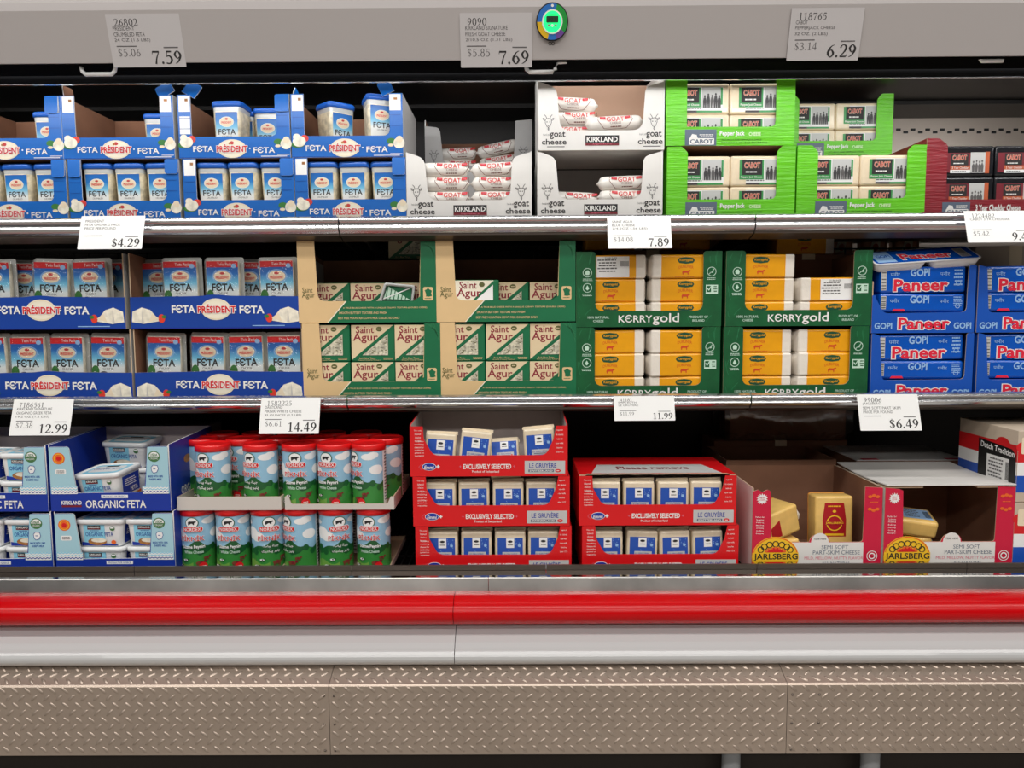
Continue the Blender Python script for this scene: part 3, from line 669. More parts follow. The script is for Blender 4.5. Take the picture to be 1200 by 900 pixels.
tubin(2, -13, .075, 'front feta tub in the third upper blue carton', (0, 0, -.05)); tubin(2, 24, .15, 'feta tub at back right in the third upper blue carton'); tubin(2, -12, .18, 'feta tub at back left in the third upper blue carton')
tubin(3, -22, .095, 'turned feta tub with a bulged lid, upper blue carton at the right end', (0, 0, .75), 1.5)
tubin(3, 33, .06, 'raised feta tub by the post of the upper blue carton at right end', (0, 0, .35), 6)

# ---------------------------------------------------------------- goat cheese (white cartons)
def goat_art(pn, cx, cz, s=1.):
    P = lambda *a: [(cx+x*s, cz+z*s) for x, z in a]
    pn.stroke(P((-3.2, 3), (-4.6, 4.2), (-6, 4.6), (-5.4, 2.8), (-3.4, 2)), .55*s, 'grey_ink', 2)
    pn.stroke(P((3.2, 3), (4.6, 4.2), (6, 4.6), (5.4, 2.8), (3.4, 2)), .55*s, 'grey_ink', 2)
    pn.stroke(P((-1.6, 3.8), (-2.6, 6.5), (-4.2, 8.2)), .6*s, 'grey_ink', 2); pn.stroke(P((1.6, 3.8), (2.6, 6.5), (4.2, 8.2)), .6*s, 'grey_ink', 2)
    pn.stroke(P((-3.2, 3.6), (0, 4.4), (3.2, 3.6), (3.4, 0), (1.8, -4), (0, -5.2), (-1.8, -4), (-3.4, 0), (-3.2, 3.6)), .55*s, 'grey_ink', 2)
    pn.stroke(P((-1.8, .6), (-1.2, .6)), .9*s, 'ink', 2); pn.stroke(P((1.2, .6), (1.8, .6)), .9*s, 'ink', 2)
    pn.stroke(P((-1, -3), (0, -3.6), (1, -3)), .5*s, 'grey_ink', 2); pn.stroke(P((0, -5.2), (-.5, -7), (.3, -8.4), (.6, -6.4), (0, -5.2)), .5*s, 'grey_ink', 2)
def d_goat(pn):
    for s in (-1, 1):
        goat_art(pn, -60.5 if s < 0 else 60, 31, 1.05)
        c = -49 if s < 0 else 61
        pn.text('goat', c-1, 16.6, 17.5, 8, 'ink', 2, bold=.015); pn.text('cheese', c-5, 9.6, 28, 6.2, 'ink', 2, bold=.015)
        pn.text('fresh & mild', c-13.5, 17.5, 8, 2.4, 'grey_ink', 2)
        pn.rect(c-3, 4, 20, .8, 'grey_ink', 2)
    pn.rect(1, 12.2, 38.5, 8.6, 'ink', 2); pn.text('KIRKLAND', 1, 12.0, 35, 5.4, 'white', 3, bold=.02); pn.rect(1, 6.6, 38.5, 3, 'maroon', 2); pn.text('Signature', 1, 6.6, 22, 2, 'pink_text', 3)
go = [(-72, 0), (72, 0), (72, 76), (64, 74, 6), (50, 70, 7), (47, 22, 12), (-47, 22, 12), (-51, 69, 7), (-66, 75, 6), (-72, 76)]
GC = carton(K, 144, 76, 115, go, d_goat, 'white_carton', 'grey_carton', 'white_carton', 'white', hb=76, hs=77, floor_m='carton_brown')
GC_TALL = carton(K, 144, 76, 115, go, d_goat, 'white_carton', 'white_carton', 'white_carton', 'carton_edge', hb=104, hs=92, back_in='carton_brown_lit')  # back panel in lightened carton brown: lamplight on it is put into the colour
GC_BACK = carton(K, 144, 100, 110, [(-72, 0), (72, 0), (72, 100), (50, 98), (47, 40, 12), (-47, 40, 12), (-52, 90, 6), (-72, 92)], lambda pn: (goat_art(pn, -60, 52, 1.), goat_art(pn, 60, 56, 1.)), 'grey_carton', 'carton_brown', 'grey_carton', 'white', hb=92)  # white carton drawn in grey board: the shade back there is put into the colour
def goat_log(L, face=0):
    """wrapped two-pack of logs lying along x"""
    k = K; mb = MB(); R = 8.2; N = 20; secs = []
    prof = [(-L/2-4, .22, 1.2), (-L/2-2, .5, 1.2), (-L/2, .8, 1), (-L/2+2.5, .95, 1), (-L/2+6, 1, 1), (0, 1.03, 1), (L/2-6, 1, 1), (L/2-2.5, .95, 1), (L/2, .8, 1), (L/2+2, .5, 1.2), (L/2+4, .22, 1.2)]
    for (x, s, q) in prof:
        secs.append([(x*k, -R*q*s*math.cos(a)*k*1.05 + 0, R*k+R*s*math.sin(a)*k*(1 if s > .5 else .6)) for a in [2*math.pi*i/N for i in range(N)]])
    mb.loft(secs, 'log_white')
    body = mb.mesh('wrapper')
    mb = MB()
    def mf(u, v, l):
        a = (v/k)/R; r = R*1.03*k+.0005*l+.0003
        return (u, -r*math.cos(a)*1.05, R*k+r*math.sin(a))
    pn = Pen(mb, k, mf)
    c = face
    pn.text('GOAT', c, 3.0, 20, 5.4, 'goat_red', 2, bold=.01)
    pn.text('CHEESE', c, -1.2, 13, 2.2, 'goat_brown', 2)
    for s in (-1, 1):
        pn.poly([(c+s*11, 2.5), (c+s*17.5, 3.5), (c+s*17.5, 7), (c+s*11, 6.2)], 'goat_red', 2); pn.rect(c+s*14.2, 4.8, 4, 1, 'pink_text', 3)
        pn.stroke([(c+s*19, 8), (c+s*20, 2), (c+s*13, -7), (c+s*6, -8)], .6, 'goat_brown', 1)
    pn.stroke([(c-6, -8), (c+6, -8)], .6, 'goat_brown', 1)
    pn.micro(c, -5, 14, 2.4, 1, 'goat_brown', 2)
    return ('goat_cheese_log', 'cheese', [('wrapper', body, None, None), ('print', mb.mesh('print'), 0, 'red and brown print')])
LOG = goat_log(52); LOGL = goat_log(60); LOGS = goat_log(50, 9)
g_g = 'white wrapped goat cheese logs'; g_gc = 'white goat cheese cartons'
b1 = at(GC, 550, 250, Y3, Z3, 'white goat cheese carton at front left, beside the blue cartons', group=g_gc)
b2 = at(GC, 703, 250, Y3, Z3, 'white goat cheese carton at front right, underneath another', group=g_gc)
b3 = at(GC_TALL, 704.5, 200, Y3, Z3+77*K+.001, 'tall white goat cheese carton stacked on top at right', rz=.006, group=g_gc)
ZR = 30*K+.050
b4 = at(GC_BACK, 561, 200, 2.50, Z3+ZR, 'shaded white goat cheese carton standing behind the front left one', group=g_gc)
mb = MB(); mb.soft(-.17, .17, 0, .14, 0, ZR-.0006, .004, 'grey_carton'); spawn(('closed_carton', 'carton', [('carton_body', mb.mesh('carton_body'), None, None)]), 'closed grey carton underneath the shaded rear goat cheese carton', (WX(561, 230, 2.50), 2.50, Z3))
def logs(box, rows, k=K):
    for (x, z, y, pr, ry, rz, lab) in rows:
        inside_of(box, k, x, y, z, pr, lab, (0, ry, rz), g_g)
RZ = [1.4, 17.9, 34.4, 50.9]; LV = ['bottom', 'second', 'third', 'top']
n1 = 'in the front left goat cheese carton'
for i in range(4):
    logs(b1, [(-29, RZ[i], .036, LOGS, 0, random.uniform(-.03, .03), f'{LV[i]} log of the left stack {n1}'), (31, RZ[i], .036, LOG, (-.04 if i == 3 else 0), random.uniform(-.03, .03), f'{LV[i]} log of the right stack {n1}')])
n2 = 'in the lower right goat cheese carton'
logs(b2, [(-30, RZ[0], .06, LOGS, 0, 0, f'bottom log at left {n2}'), (-28, RZ[1], .06, LOGS, .05, -.05, f'upper log at left {n2}')]+[(32, RZ[i], .036, LOGL, (0, 0, -.03)[i], (0, .02, -.02)[i], f'{LV[i]} log of the right stack {n2}') for i in range(3)])
n3 = 'in the tall upper goat cheese carton'
logs(b3, [(-31, RZ[i], .078, (LOGS, LOG, LOGS, LOG)[i], (0, 0, 0, .05)[i], (0, .03, -.02, 0)[i], f'{LV[i]} log of the left stack {n3}') for i in range(4)]+
          [(17, 25, .036, LOGL, -.05, .03, f'long log leaning across the front {n3}'), (20, 5.5, .036, LOGL, 0, 0, f'low log under the leaning one {n3}'), (40, RZ[0], .078, LOG, 0, 0, f'bottom back log at right {n3}'), (38, RZ[1], .078, LOG, 0, 0, f'second back log at right {n3}')])
n4 = 'in the shaded rear goat cheese carton'
logs(b4, [(-31, RZ[i], .05, (LOG, LOGS, LOGS, LOGS)[i], (0, 0, 0, -.05)[i], 0, f'{LV[i]} log of the left stack {n4}') for i in range(4)]+[(31, RZ[0], .05, LOG, 0, 0, f'bottom log at right {n4}'), (31, RZ[1], .05, LOG, 0, 0, f'second log at right {n4}'), (29, 40, .05, LOG, -.14, 0, f'lower tilted log at right {n4}'), (27, 58, .05, LOG, -.22, 0, f'upper tilted log at right {n4}')])

# ---------------------------------------------------------------- pepper jack (bright green cartons) and black cheddar
def cabot(pn, x0, x1, z0, z1, l=2):
    pn.rect((x0+x1)/2, (z0+z1)/2, x1-x0, z1-z0, 'slate', l); c = (x0+x1)/2+1; w = x1-x0
    pn.rr(c, z0+4.6, w*.80, 7.2, 1, 'white', l+1); pn.text('CABOT', c, z0+4.6, w*.72, 4.6, 'slate', l+2, bold=.03)
    pn.poly([(c-w*.38, z0+8), (c-w*.12, z0+8), (c-w*.16, z0+12), (c-w*.3, z0+13)], 'white', l+1); pn.micro(c+w*.15, z0+11, w*.45, 4, 2, 'white', l+1)
def d_jack(pn):
    cabot(pn, -52, -16, 0, 18); pn.text('Pepper Jack', 2, 13, 28, 6.4, 'white', 2, bold=.03); pn.text('CHEESE', 28, 12.8, 13.5, 3.8, 'lime_text', 2, bold=.02)
    pn.text('NATURALLY AGED PEPPER JACK CHEESE', 13, 6.2, 46, 2., 'ink', 2); pn.text('CONTAINS 12 - 2 LB PACKAGES', 16, 3.2, 53, 1.8, 'ink', 2)
jo = [(-73.5, 0), (73.5, 0), (73.5, 81), (58, 81, 2), (52, 74, 2), (52, 21, 7), (-50, 21, 1), (-50, 74, 2), (-57, 81, 2), (-73.5, 81)]
JC = carton(K, 147, 81, 112, jo, d_jack, 'green_carton', 'carton_brown', 'green_carton', 'green_carton', hb=78)
def jack_block(variant):
    k = K; mb = MB(); hw = 35.5 if variant == 0 else 30.5
    mb.soft(-hw*k, hw*k, 0, .10, 0, 34.4*k, 2.6*k, 'jack_cream' if variant == 0 else 'cheddar_pack')
    body = mb.mesh('wrapped_block')
    mb = MB(); pn = Pen(mb, k)
    if variant == 0:
        pn.rect(5, 17, 46, 27, 'paper', 1); pn.rect(-11.5, 18.5, 28, 22, 'label_green', 2); pn.rect(-11, 21, 23, 17, 'ink', 3)
        pn.text('CABOT', -11, 23.5, 18, 6, 'cabot_red', 4, bold=.01, out='cream', ow=.05); pn.micro(-11, 16, 15, 3.6, 1, 'white', 4)
        pn.text('Pepper Jack Cheese', -11.5, 10, 24, 3, 'white', 3, bold=.01)
        pn.rect(14.5, 18.5, 22, 23, 'photo_grey', 2); pn.rect(26.4, 20, 2.4, 19, 'label_green', 2)
        for i, (x, h) in enumerate(((7, 14), (11, 16), (15.5, 14.5), (19.5, 16.5), (23.5, 14))):
            q = 'photo_dark' if i != 2 else 'grey_ink'
            pn.poly([(x-1.6, 7), (x-.3, 7), (x, 7+h*.4), (x+.4, 7), (x+1.7, 7), (x+2, 7+h*.55), (x+1.3, 7+h*.8), (x-1.3, 7+h*.8), (x-2, 7+h*.55)], q, 3+.1*i); pn.ell(x, 7+h*.9, 1.1, 1.6, q, 3.6, 8)
        pn.micro(-8, 6.4, 24, 2.4, 1, 'grey_ink', 3); pn.rect(6, 2.8, 42, 2.2, 'label_green', 2); pn.rect(-10, 2.8, 16, 2.2, 'photo_dark', 3)
        return ('cheese_block', 'cheese', [('wrapped_block', body, None, 'cream cheese block in clear wrap'), ('label', mb.mesh('label'), 0, 'green and white label with a photo')])
    pn.rect(-2, 15.5, 52, 22, 'maroon', 1); pn.rect(-10, 19, 20, 13.5, 'ink', 2); pn.text('CABOT', -10, 21, 16, 5.4, 'cabot_red', 3, bold=.01, out='cream', ow=.05)
    pn.micro(-10, 14.6, 14, 2.4, 1, 'white', 3); pn.rect(-9, 9.8, 23, 4.6, 'rust', 3); pn.text('3 Year Cheddar', -9, 9.8, 19, 2.8, 'white', 4); pn.rect(-9, 5.6, 23, 3.6, 'paper', 3); pn.micro(-9, 5.6, 18, 2, 1, 'grey_ink', 4)
    pn.rect(11, 15.5, 17, 23, 'photo_grey', 3)
    for i, x in enumerate((6, 9.5, 13, 16)):
        pn.poly([(x-1.3, 5), (x+1.3, 5), (x+1.7, 12), (x, 15+i % 2), (x-1.7, 12)], 'grey_ink', 4); pn.ell(x, 16.2+i % 2, 1, 1.3, 'grey_ink', 4, 8)
    pn.rect(22, 15.5, 5, 24, 'rust', 2)
    return ('cheese_block', 'cheese', [('wrapped_block', body, None, 'black vacuum pack'), ('label', mb.mesh('label'), 0, 'maroon label with a grey photo')])
JB, CB = jack_block(0), jack_block(1)
g_j = 'pepper jack cheese blocks'; g_jc = 'green pepper jack cartons'
j1 = at(JC, 856, 248, Y3, Z3, 'bright green pepper jack carton at front left, underneath another', group=g_jc)
j2 = at(JC, 855.5, 176, Y3, Z3+81*K+.001, 'bright green pepper jack carton stacked on top at left', rz=.02, group=g_jc)
j3 = at(JC, 1008, 248, Y3, Z3, 'bright green pepper jack carton at front right, beside the dark red one', group=g_jc)
j4 = at(JC, 980, 170, 2.46, Z3+81*K+.034, 'bright green pepper jack carton set further back at right', group=g_jc)
mb = MB(); mb.soft(-.17, .17, 0, .18, 0, 81*K+.0334, .004, 'carton_brown'); spawn(('closed_carton', 'carton', [('carton_body', mb.mesh('carton_body'), None, None)]), 'closed brown carton underneath the rear green pepper jack carton', (WX(980, 230, 2.46), 2.46, Z3))
for b, nm in ((j1, 'lower left'), (j2, 'upper left'), (j3, 'front right'), (j4, 'rear')):
    for x, side in ((-35.8, 'left'), (35.8, 'right')):
        for z, lv in ((1.4, 'lower'), (36.2, 'upper')):
            inside_of(b, K, x, .006+.006*random.random(), z+(6 if nm == 'upper left' and False else 0), JB, f'{lv} {side} cream cheese block in the {nm} green pepper jack carton', (0, random.uniform(-.004, .004), random.uniform(-.006, .006)), g_j)
def d_ched(pn):
    cabot(pn, -60, -28, 0, 16); pn.text('3 Year Cheddar Cheese', 4, 9.5, 51, 6.6, 'white', 2, bold=.03); pn.micro(6, 3, 50, 2.4, 1, 'pink_text', 2)
co = [(-80, 0), (80, 0), (80, 88), (62, 88), (56, 82), (56, 19, 6), (-56, 19, 2), (-56, 80, 3), (-66, 88, 3), (-80, 88)]
CC = carton(K, 160, 88, 112, co, d_ched, 'cheddar_carton', 'carton_brown', 'cheddar_carton', 'carton_edge')
c1 = at(CC, 1165, 248, Y3, Z3, 'dark red cheddar carton at the right end of the top shelf')
def riser(b, w, h, d, k, nm):
    mb = MB(); mb.soft(-w/2*k, w/2*k, 0, d, 0, h*k, .0008, 'carton_edge'); inside_of(b, k, 0, .006, 1.3, ('cardboard_riser', 'riser', [('riser_body', mb.mesh('riser_body'), None, None)]), f'cardboard riser under the packs in the {nm}')
riser(c1, 150, 9, .2, K, 'dark red carton')
for x, side in ((-31, 'left'), (31, 'right')):
    for z, lv in ((10.6, 'lower'), (45.4, 'upper')):
        inside_of(c1, K, x, .006+.004*random.random(), z, CB, f'{lv} {side} black cheddar pack in the dark red carton', (0, 0, random.uniform(-.02, .02)), 'black cheddar packs')
# red and white box at the very back
zs_ = WZ(117, 2.62)+.0006; hb_ = WZ(98.5, 2.64)-zs_
mb = MB(); mb.soft(-.064, .064, 0, .08, 0, hb_, .003, 'paper'); pn = Pen(mb, .001); pn.rect(0, hb_*1000-20, 122, 34, 'deep_red', 1)
spawn(('carton_box', 'carton', [('carton_body', mb.mesh('carton_body'), None, None)]), 'white box with a red band on the ledge at the very back', (WX(555, 110, 2.64), 2.64, zs_))
# ================================================================== lower shelf
# ---------------------------------------------------------------- feta chunk trays
def d_chunk(pn):
    pn.text('FЄTA', -37, 23, 27, 9, 'white', 3, bold=.03); pn.text('FЄTA', 43, 22, 28, 9, 'white', 3, bold=.03); pn.rect(24, 22, 2, 2, 'white', 3)
    pn.ell(1, 22.5, 17.5, 12.6, 'tile_cream', 2, 28); pn.ring(1, 22.5, 16.6, .8, 'cream', 3, 28, 11.7); pn.text('PRÉSIDENT', 2, 23.2, 44, 9.6, 'red', 4, bold=.03, out='white', ow=.10)
    for s in (-1, 1):
        c = s*82
        pn.poly([(c-s*17, 9), (c-s*6, 22), (c+s*4, 25), (c+s*15, 20), (c+s*16, 8), (c+s*2, 6)], 'cheese_white', 2); pn.poly([(c+s*3, 24), (c+s*5, 7), (c+s*2, 7)], 'grey_tray', 3)
        pn.poly([(c-s*16, 12), (c-s*8, 18), (c-s*4, 8)], 'cream', 3); pn.ell(c-s*19, 12, 4, 5, 'tomato', 2); pn.ell(c-s*22, 14, 3, 2, 'leaf', 3, 8)
    pn.rect(62, 3.2, 38, .9, 'pale_blue', 2); pn.rect(0, .6, 197, 1.2, 'navy', 1)
CT = carton(K, 199, 38, 120, [(-99.5, 0), (99.5, 0), (99.5, 37), (19, 38, 4), (0, 40, 14), (-17, 38, 4), (-99.5, 37)], d_chunk, 'chunk_blue', 'carton_inside', 'grey_carton', 'carton_edge', hb=80, hs=88, name='display_tray')
ramp('chunk_label', [(0, (232, 236, 234)), (.50, (238, 244, 244)), (.64, (120, 200, 230)), (.80, (30, 110, 190)), (1, (24, 70, 160))], 8*K, 76*K)
def chunk_pack():
    k = K; parts = []; H = 82
    mb = MB(); mb.prism(sc(rrect(-23, 23, 0, H, 3), k), 'y', 8*k, 8.8*k, 'clear_grey'); mb.soft(-19.5*k, 19.5*k, .0, 8*k, 3*k, (H-4)*k, 3*k, 'cheese_white'); mb.soft(-19.5*k, 19.5*k, 8.8*k, 17*k, 3*k, (H-4)*k, 3*k, 'cheese_white')
    parts.append(('tray', mb.mesh('tray'), None, None))
    mb = MB(); pn = Pen(mb, k)
    for i in range(10): z0 = 8+69*i/10; pn.poly([(-19, z0), (19, z0), (19, z0+6.9), (-19, z0+6.9)], 'chunk_label', 1)
    pn.rect(0, 73.6, 38, 7, 'red', 2); pn.text('Twin Pack', 3, 73.6, 17, 3.6, 'white', 3); pn.ell(14, 71.5, 3, 2.8, 'pale_blue', 3, 12)
    pn.ell(0, 59.5, 10.4, 6.4, 'cream', 2); pn.ring(0, 59.5, 12.2, 1, 'pale_blue', 2, 20, 8); pn.text('PRÉSIDENT', 0, 58.4, 15.5, 3.8, 'red', 3, bold=.03); pn.ell(0, 63, 3, 1.6, 'cabot_red', 3, 8)
    pn.text('FЄTA', 0, 47, 25, 8.8, 'ink', 2, bold=.03); pn.text('CHUNK', 0, 39.8, 13, 2.8, 'grey_ink', 2)
    pn.ell(-15, 37, 4.5, 7, 'leaf', 2); pn.ell(-5, 33.5, 5, 3.4, 'olive', 3); pn.ell(8, 28, 10, 6, 'cheese_white', 3); pn.poly([(-18, 22), (-6, 29), (4, 22)], 'tomato', 3)
    parts.append(('label', mb.mesh('label'), 0, 'blue and white label under a red band'))
    mb = MB()
    mb.loft([[(p[0]*k, y, p[1]*k) for p in rrect(-23+q, 23-q, q*.9, H-q*.9, 4)] for (y, q) in ((7.8*k, .4), (7.2*k, 1.2), (0, 1.9), (-.0034, 3))], 'film', False, True)
    parts.append(('blister', mb.mesh('blister'), None, 'clear shiny blister'))
    return ('feta_pack', 'cheese', parts)
CP = chunk_pack()
g_p = 'twin feta packs in clear blisters'; g_ct = 'blue feta chunk trays'
tl1 = at(CT, 57.5, 462, Y2, Z2, 'blue feta tray of the lower pair, cut by the left edge', group=g_ct)
tl2 = at(CT, 257.5, 462, Y2, Z2, 'blue feta tray of the lower pair, beside the tan cartons', group=g_ct)
tu1 = at(CT, 48.5, 384, Y2, Z2+88*K+.001, 'blue feta tray of the upper pair, cut by the left edge', group=g_ct)
tu2 = at(CT, 253.0, 384, Y2, Z2+88*K+.001, 'blue feta tray of the upper pair, beside the tan cartons', group=g_ct)
def packs(b, lst, nm):
    for (px, y, ty, ord_) in lst:
        x = (WX(px, 410, Y2+y)-b.location.x)/K
        inside_of(b, K, x, y, 1.4, CP, f'{ord_} twin feta pack in the {nm}', (0, random.uniform(-.03, .03), ty), g_p)
packs(tl1, [(-12, .018, 0, 'partly cut off'), (32, .018, .03, 'left'), (78, .018, -.03, 'middle'), (125, .018, .02, 'right')], 'lower blue tray at the left edge')
packs(tl2, [(191, .018, .03, 'first'), (242, .018, -.04, 'second'), (289, .02, .05, 'third'), (333, .018, .0, 'fourth')], 'lower blue tray beside the tan cartons')
packs(tu1, [(-2, .02, 0, 'partly cut off'), (32, .075, 0, 'half hidden rear'), (63, .018, .04, 'crinkled front'), (111, .018, -.03, 'right front'), (131, .075, 0, 'rear right')], 'upper blue tray at the left edge')
packs(tu2, [(190, .075, 0, 'half hidden left rear'), (216, .018, .05, 'left front'), (264, .018, -.04, 'middle front'), (294, .075, 0, 'half hidden right rear'), (328, .018, .02, 'right front')], 'upper blue tray beside the tan cartons')

def plain_carton(w, h, d, label, loc, m='carton_brown', lid=True):
    mb = MB(); mb.soft(-w/2, w/2, 0, d, 0, h, .004, m); pn = Pen(mb, .001)
    b = mb.mesh('carton_body'); mb = MB(); mb.box(-.02, .02, -.0006, d*.5, h, h+.0006, 'cream'); mb.box(-.02, .02, -.0012, -.0002, h-.06, h+.0006, 'cream')
    return spawn(('closed_carton', 'carton', [('carton_body', b, None, None), ('tape', mb.mesh('tape'), None, 'strip of tape')]), label, loc)
# ---------------------------------------------------------------- blue cheese wedges in tan and green cartons
def d_agur(pn):
    # green wraps from the right post round the foot to the slanting edge
    pn.poly([(-48, 0), (81, 0), (81, 93), (62.5, 93), (61, 30), (54, 25), (-26, 25)], 'agur_green', 1)
    pn.poly([(-26, 25), (-48, 0), (-46.6, 0), (-24.6, 25)], 'tile_cream', 2)
    pn.text('Saint', -70, 38, 12, 6, 'agur_olive', 2, bold=.0); pn.text('Agur', -69, 31.5, 15, 8, 'agur_olive', 2)
    pn.rr(70.5, 33, 11.5, 15.5, 2, 'agur_tan', 2)
    pn.poly([(66.5, 37), (69, 38), (70.5, 40), (72, 38), (75, 36.5), (74, 33.5), (75, 30.5), (71.5, 29.5), (68, 30), (68, 33)], 'agur_green', 3); pn.micro(70.5, 27.6, 8, 1.6, 1, 'agur_green', 3)
    pn.text('A TRUE BLUE CHEESE WITH A UNIQUE CREAMY TEXTURE (DOUBLE CRÈME)', 20, 17, 98, 2.6, 'agur_tan', 2, bold=.01)
    pn.text('SMOOTH BUTTERY TEXTURE AND FINISH', -6, 11.2, 56, 2.6, 'agur_tan', 2, bold=.01); pn.text("BEST FREE MOUNTAIN COW'S MILK COLLECTED DAILY", 1, 5.2, 72, 2.6, 'agur_tan', 2, bold=.01)
    for i in range(5): pn.stroke([(66+i*2, 92), (80, 82-i*3)], .5, 'kg_line', 2)
ao = [(-81, 0), (81, 0), (81, 93), (62.5, 93), (60, 25, 7), (-58, 25, 9), (-61, 94), (-81, 94)]
AC = carton(K, 162, 93, 118, ao, d_agur, 'agur_tan', 'carton_inside', 'agur_tan', 'carton_edge', hb=80)
def agur_pack():
    k = K; mb = MB(); mb.soft(-26*k, 26*k, 0, .07, 0, 43.6*k, 1.2*k, 'agur_green', 2)
    body = mb.mesh('card_box'); mb = MB(); pn = Pen(mb, k)
    pn.poly([(-25.6, 2), (-25.6, 43), (24, 43)], 'agur_cream', 1); pn.poly([(-25.6, 2), (24, 43), (25.4, 43), (25.4, 41.6), (-21.5, 1.2)], 'agur_green', 2)
    pn.text('Saint', -9.5, 37.6, 21, 8, 'agur_wine', 2, bold=.012); pn.text('Agur', -9, 27.5, 29, 11.5, 'agur_wine', 2, bold=.012)
    pn.ell(7.2, 38.2, 3.6, 2.8, 'agur_olive', 2, 12); pn.micro(7.2, 38.2, 5, 2, 1, 'agur_cream', 3)
    pn.text('Rich Blue Taste', -7, 3.9, 19, 2, 'agur_tan', 3); pn.text('Smooth Creamy Texture', -5, 1.6, 26, 1.8, 'agur_tan', 3); pn.micro(17, 3.4, 12, 3, 2, 'agur_tan', 3)
    pr = mb.mesh('print'); mb = MB(); pn = Pen(mb, k); pn.poly([(-13, 7.5), (17.5, 7.5), (17.5, 32.6)], 'blue_cheese', 3)
    rng = random.Random(4)
    for i in range(26):
        a, c = sorted((rng.random(), rng.random())); x = -13+30*c; z = 8.5+23*a
        if (z-7.5) < (x+13)*.80-1.5: pn.ell(x, z, rng.uniform(.5, 1.4), rng.uniform(.3, .7), 'agur_olive', 4, 7)
    return ('blue_cheese_box', 'cheese', [('card_box', body, None, None), ('print', pr, 0, 'cream corner with wine red lettering'), ('window', mb.mesh('window'), 0, 'triangle of veined blue cheese')])
AP = agur_pack()
g_a = 'boxed blue cheese wedges'; g_ac = 'tan and green blue cheese cartons'
al = [at(AC, 436.5, 462, Y2, Z2, 'tan and green carton of blue cheese at lower left', group=g_ac), at(AC, 594.5, 462, Y2, Z2, 'tan and green carton of blue cheese at lower right', group=g_ac)]
au = [at(AC, 431.5, 374, Y2, Z2+94*K+.001, 'tan and green carton of blue cheese at upper left', rz=.006, group=g_ac), at(AC, 593, 374, Y2, Z2+94*K+.001, 'tan and green carton of blue cheese at upper right', group=g_ac)]
cn = [('left', -51.5), ('middle', 1), ('right', 53)]
for b, nm in zip(al, ('lower left', 'lower right')):
    for z, lv in ((4.6, 'bottom'), (48.4, 'top')):
        for c, x in cn:
            inside_of(b, K, x+random.uniform(-.6, .6), .006+.004*random.random(), z, AP, f'{c} {lv} blue cheese box in the {nm} tan and green carton', (0, 0, random.uniform(-.03, .03)), g_a)
for b, nm, xs_ in ((au[0], 'upper left', (('left', -51.5), ('middle', 1), ('right', 54))), (au[1], 'upper right', (('middle', 1), ('right', 54)))):
    for c, x in xs_:
        inside_of(b, K, x, .055, 3.4, AP, f'{c} blue cheese box in the half empty {nm} tan and green carton', (0, 0, 0), g_a)
zp = WZ(328-24, 2.44)
plain_carton(.42, zp-Z2, .17, 'plain brown carton behind the tan and green cartons', (WX(505, 310, 2.44), 2.44, Z2))
spawn(AP, 'shaded blue cheese box lying on the plain brown carton at the back', (WX(478, 300, 2.44), 2.445, zp+.0006), (0, 0, .05), g_a)
# a pale box standing forward in the upper right carton
mb = MB(); k = K; mb.soft(-26*k, 26*k, 0, .05, 0, 43.6*k, 1.2*k, 'agur_green', 2); bd = mb.mesh('card_box'); mb = MB(); pn = Pen(mb, k)
pn.poly([(-25.6, 1.5), (-25.6, 43), (20, 43)], 'tile_cream', 1); pn.text('Saint', -10, 37.6, 20, 8, 'agur_wine', 2, bold=.012); pn.text('Agur', -9, 27.5, 28, 11.5, 'agur_wine', 2, bold=.012); pn.ell(6, 38.2, 3.4, 2.8, 'agur_olive', 2, 12)
pn.poly([(-22, 1.5), (19, 38), (19, 1.5)], 'paper', 1)
inside_of(au[1], K, -34, .004, 5, ('blue_cheese_box', 'cheese', [('card_box', bd, None, None), ('print', mb.mesh('print'), 0, 'cream print with wine red lettering and white backing')]), 'pale turned blue cheese box at left in the upper right carton', (0, 0, .05), g_a)
# overturned plastic tray lying in the upper left carton
mb = MB(); k = K
o = rpoly([(-20, 0, 3), (20, 0, 3), (22, 20, 3), (-14, 22, 3)])
mb.loft([[(p[0]*q*k, y, p[1]*q*k) for p in o] for (y, q) in ((.03, 1.0), (.002, 1.0), (0, .97), (.001, .88), (.012, .84))], 'clear_grey', True, False)
rim = mb.mesh('tray_rim'); mb = MB(); pn = Pen(mb, k, None, .0115)
pn.poly([(-15.5, 2.5), (17, 2.5), (18, 17), (-11, 18.5)], 'agur_green', 1); pn.poly([(-15, 3), (16, 3), (-10, 18)], 'mint', 2)
for i in range(6): pn.stroke([(-12+i*4.5, 3.4), (-10+i*4.7, 17)], 1.1, 'agur_green', 3)
pn.stroke([(-15, 3), (17, 17)], 1.2, 'paper', 4)
tr_ = inside_of(au[0], K, 32, .014, 24, ('plastic_tray', 'tray', [('tray_rim', rim, None, None), ('backing', mb.mesh('backing'), 0, 'teal striped backing card')]), 'grey plastic tray tipped over in the upper left tan carton', (0, .04, .1))

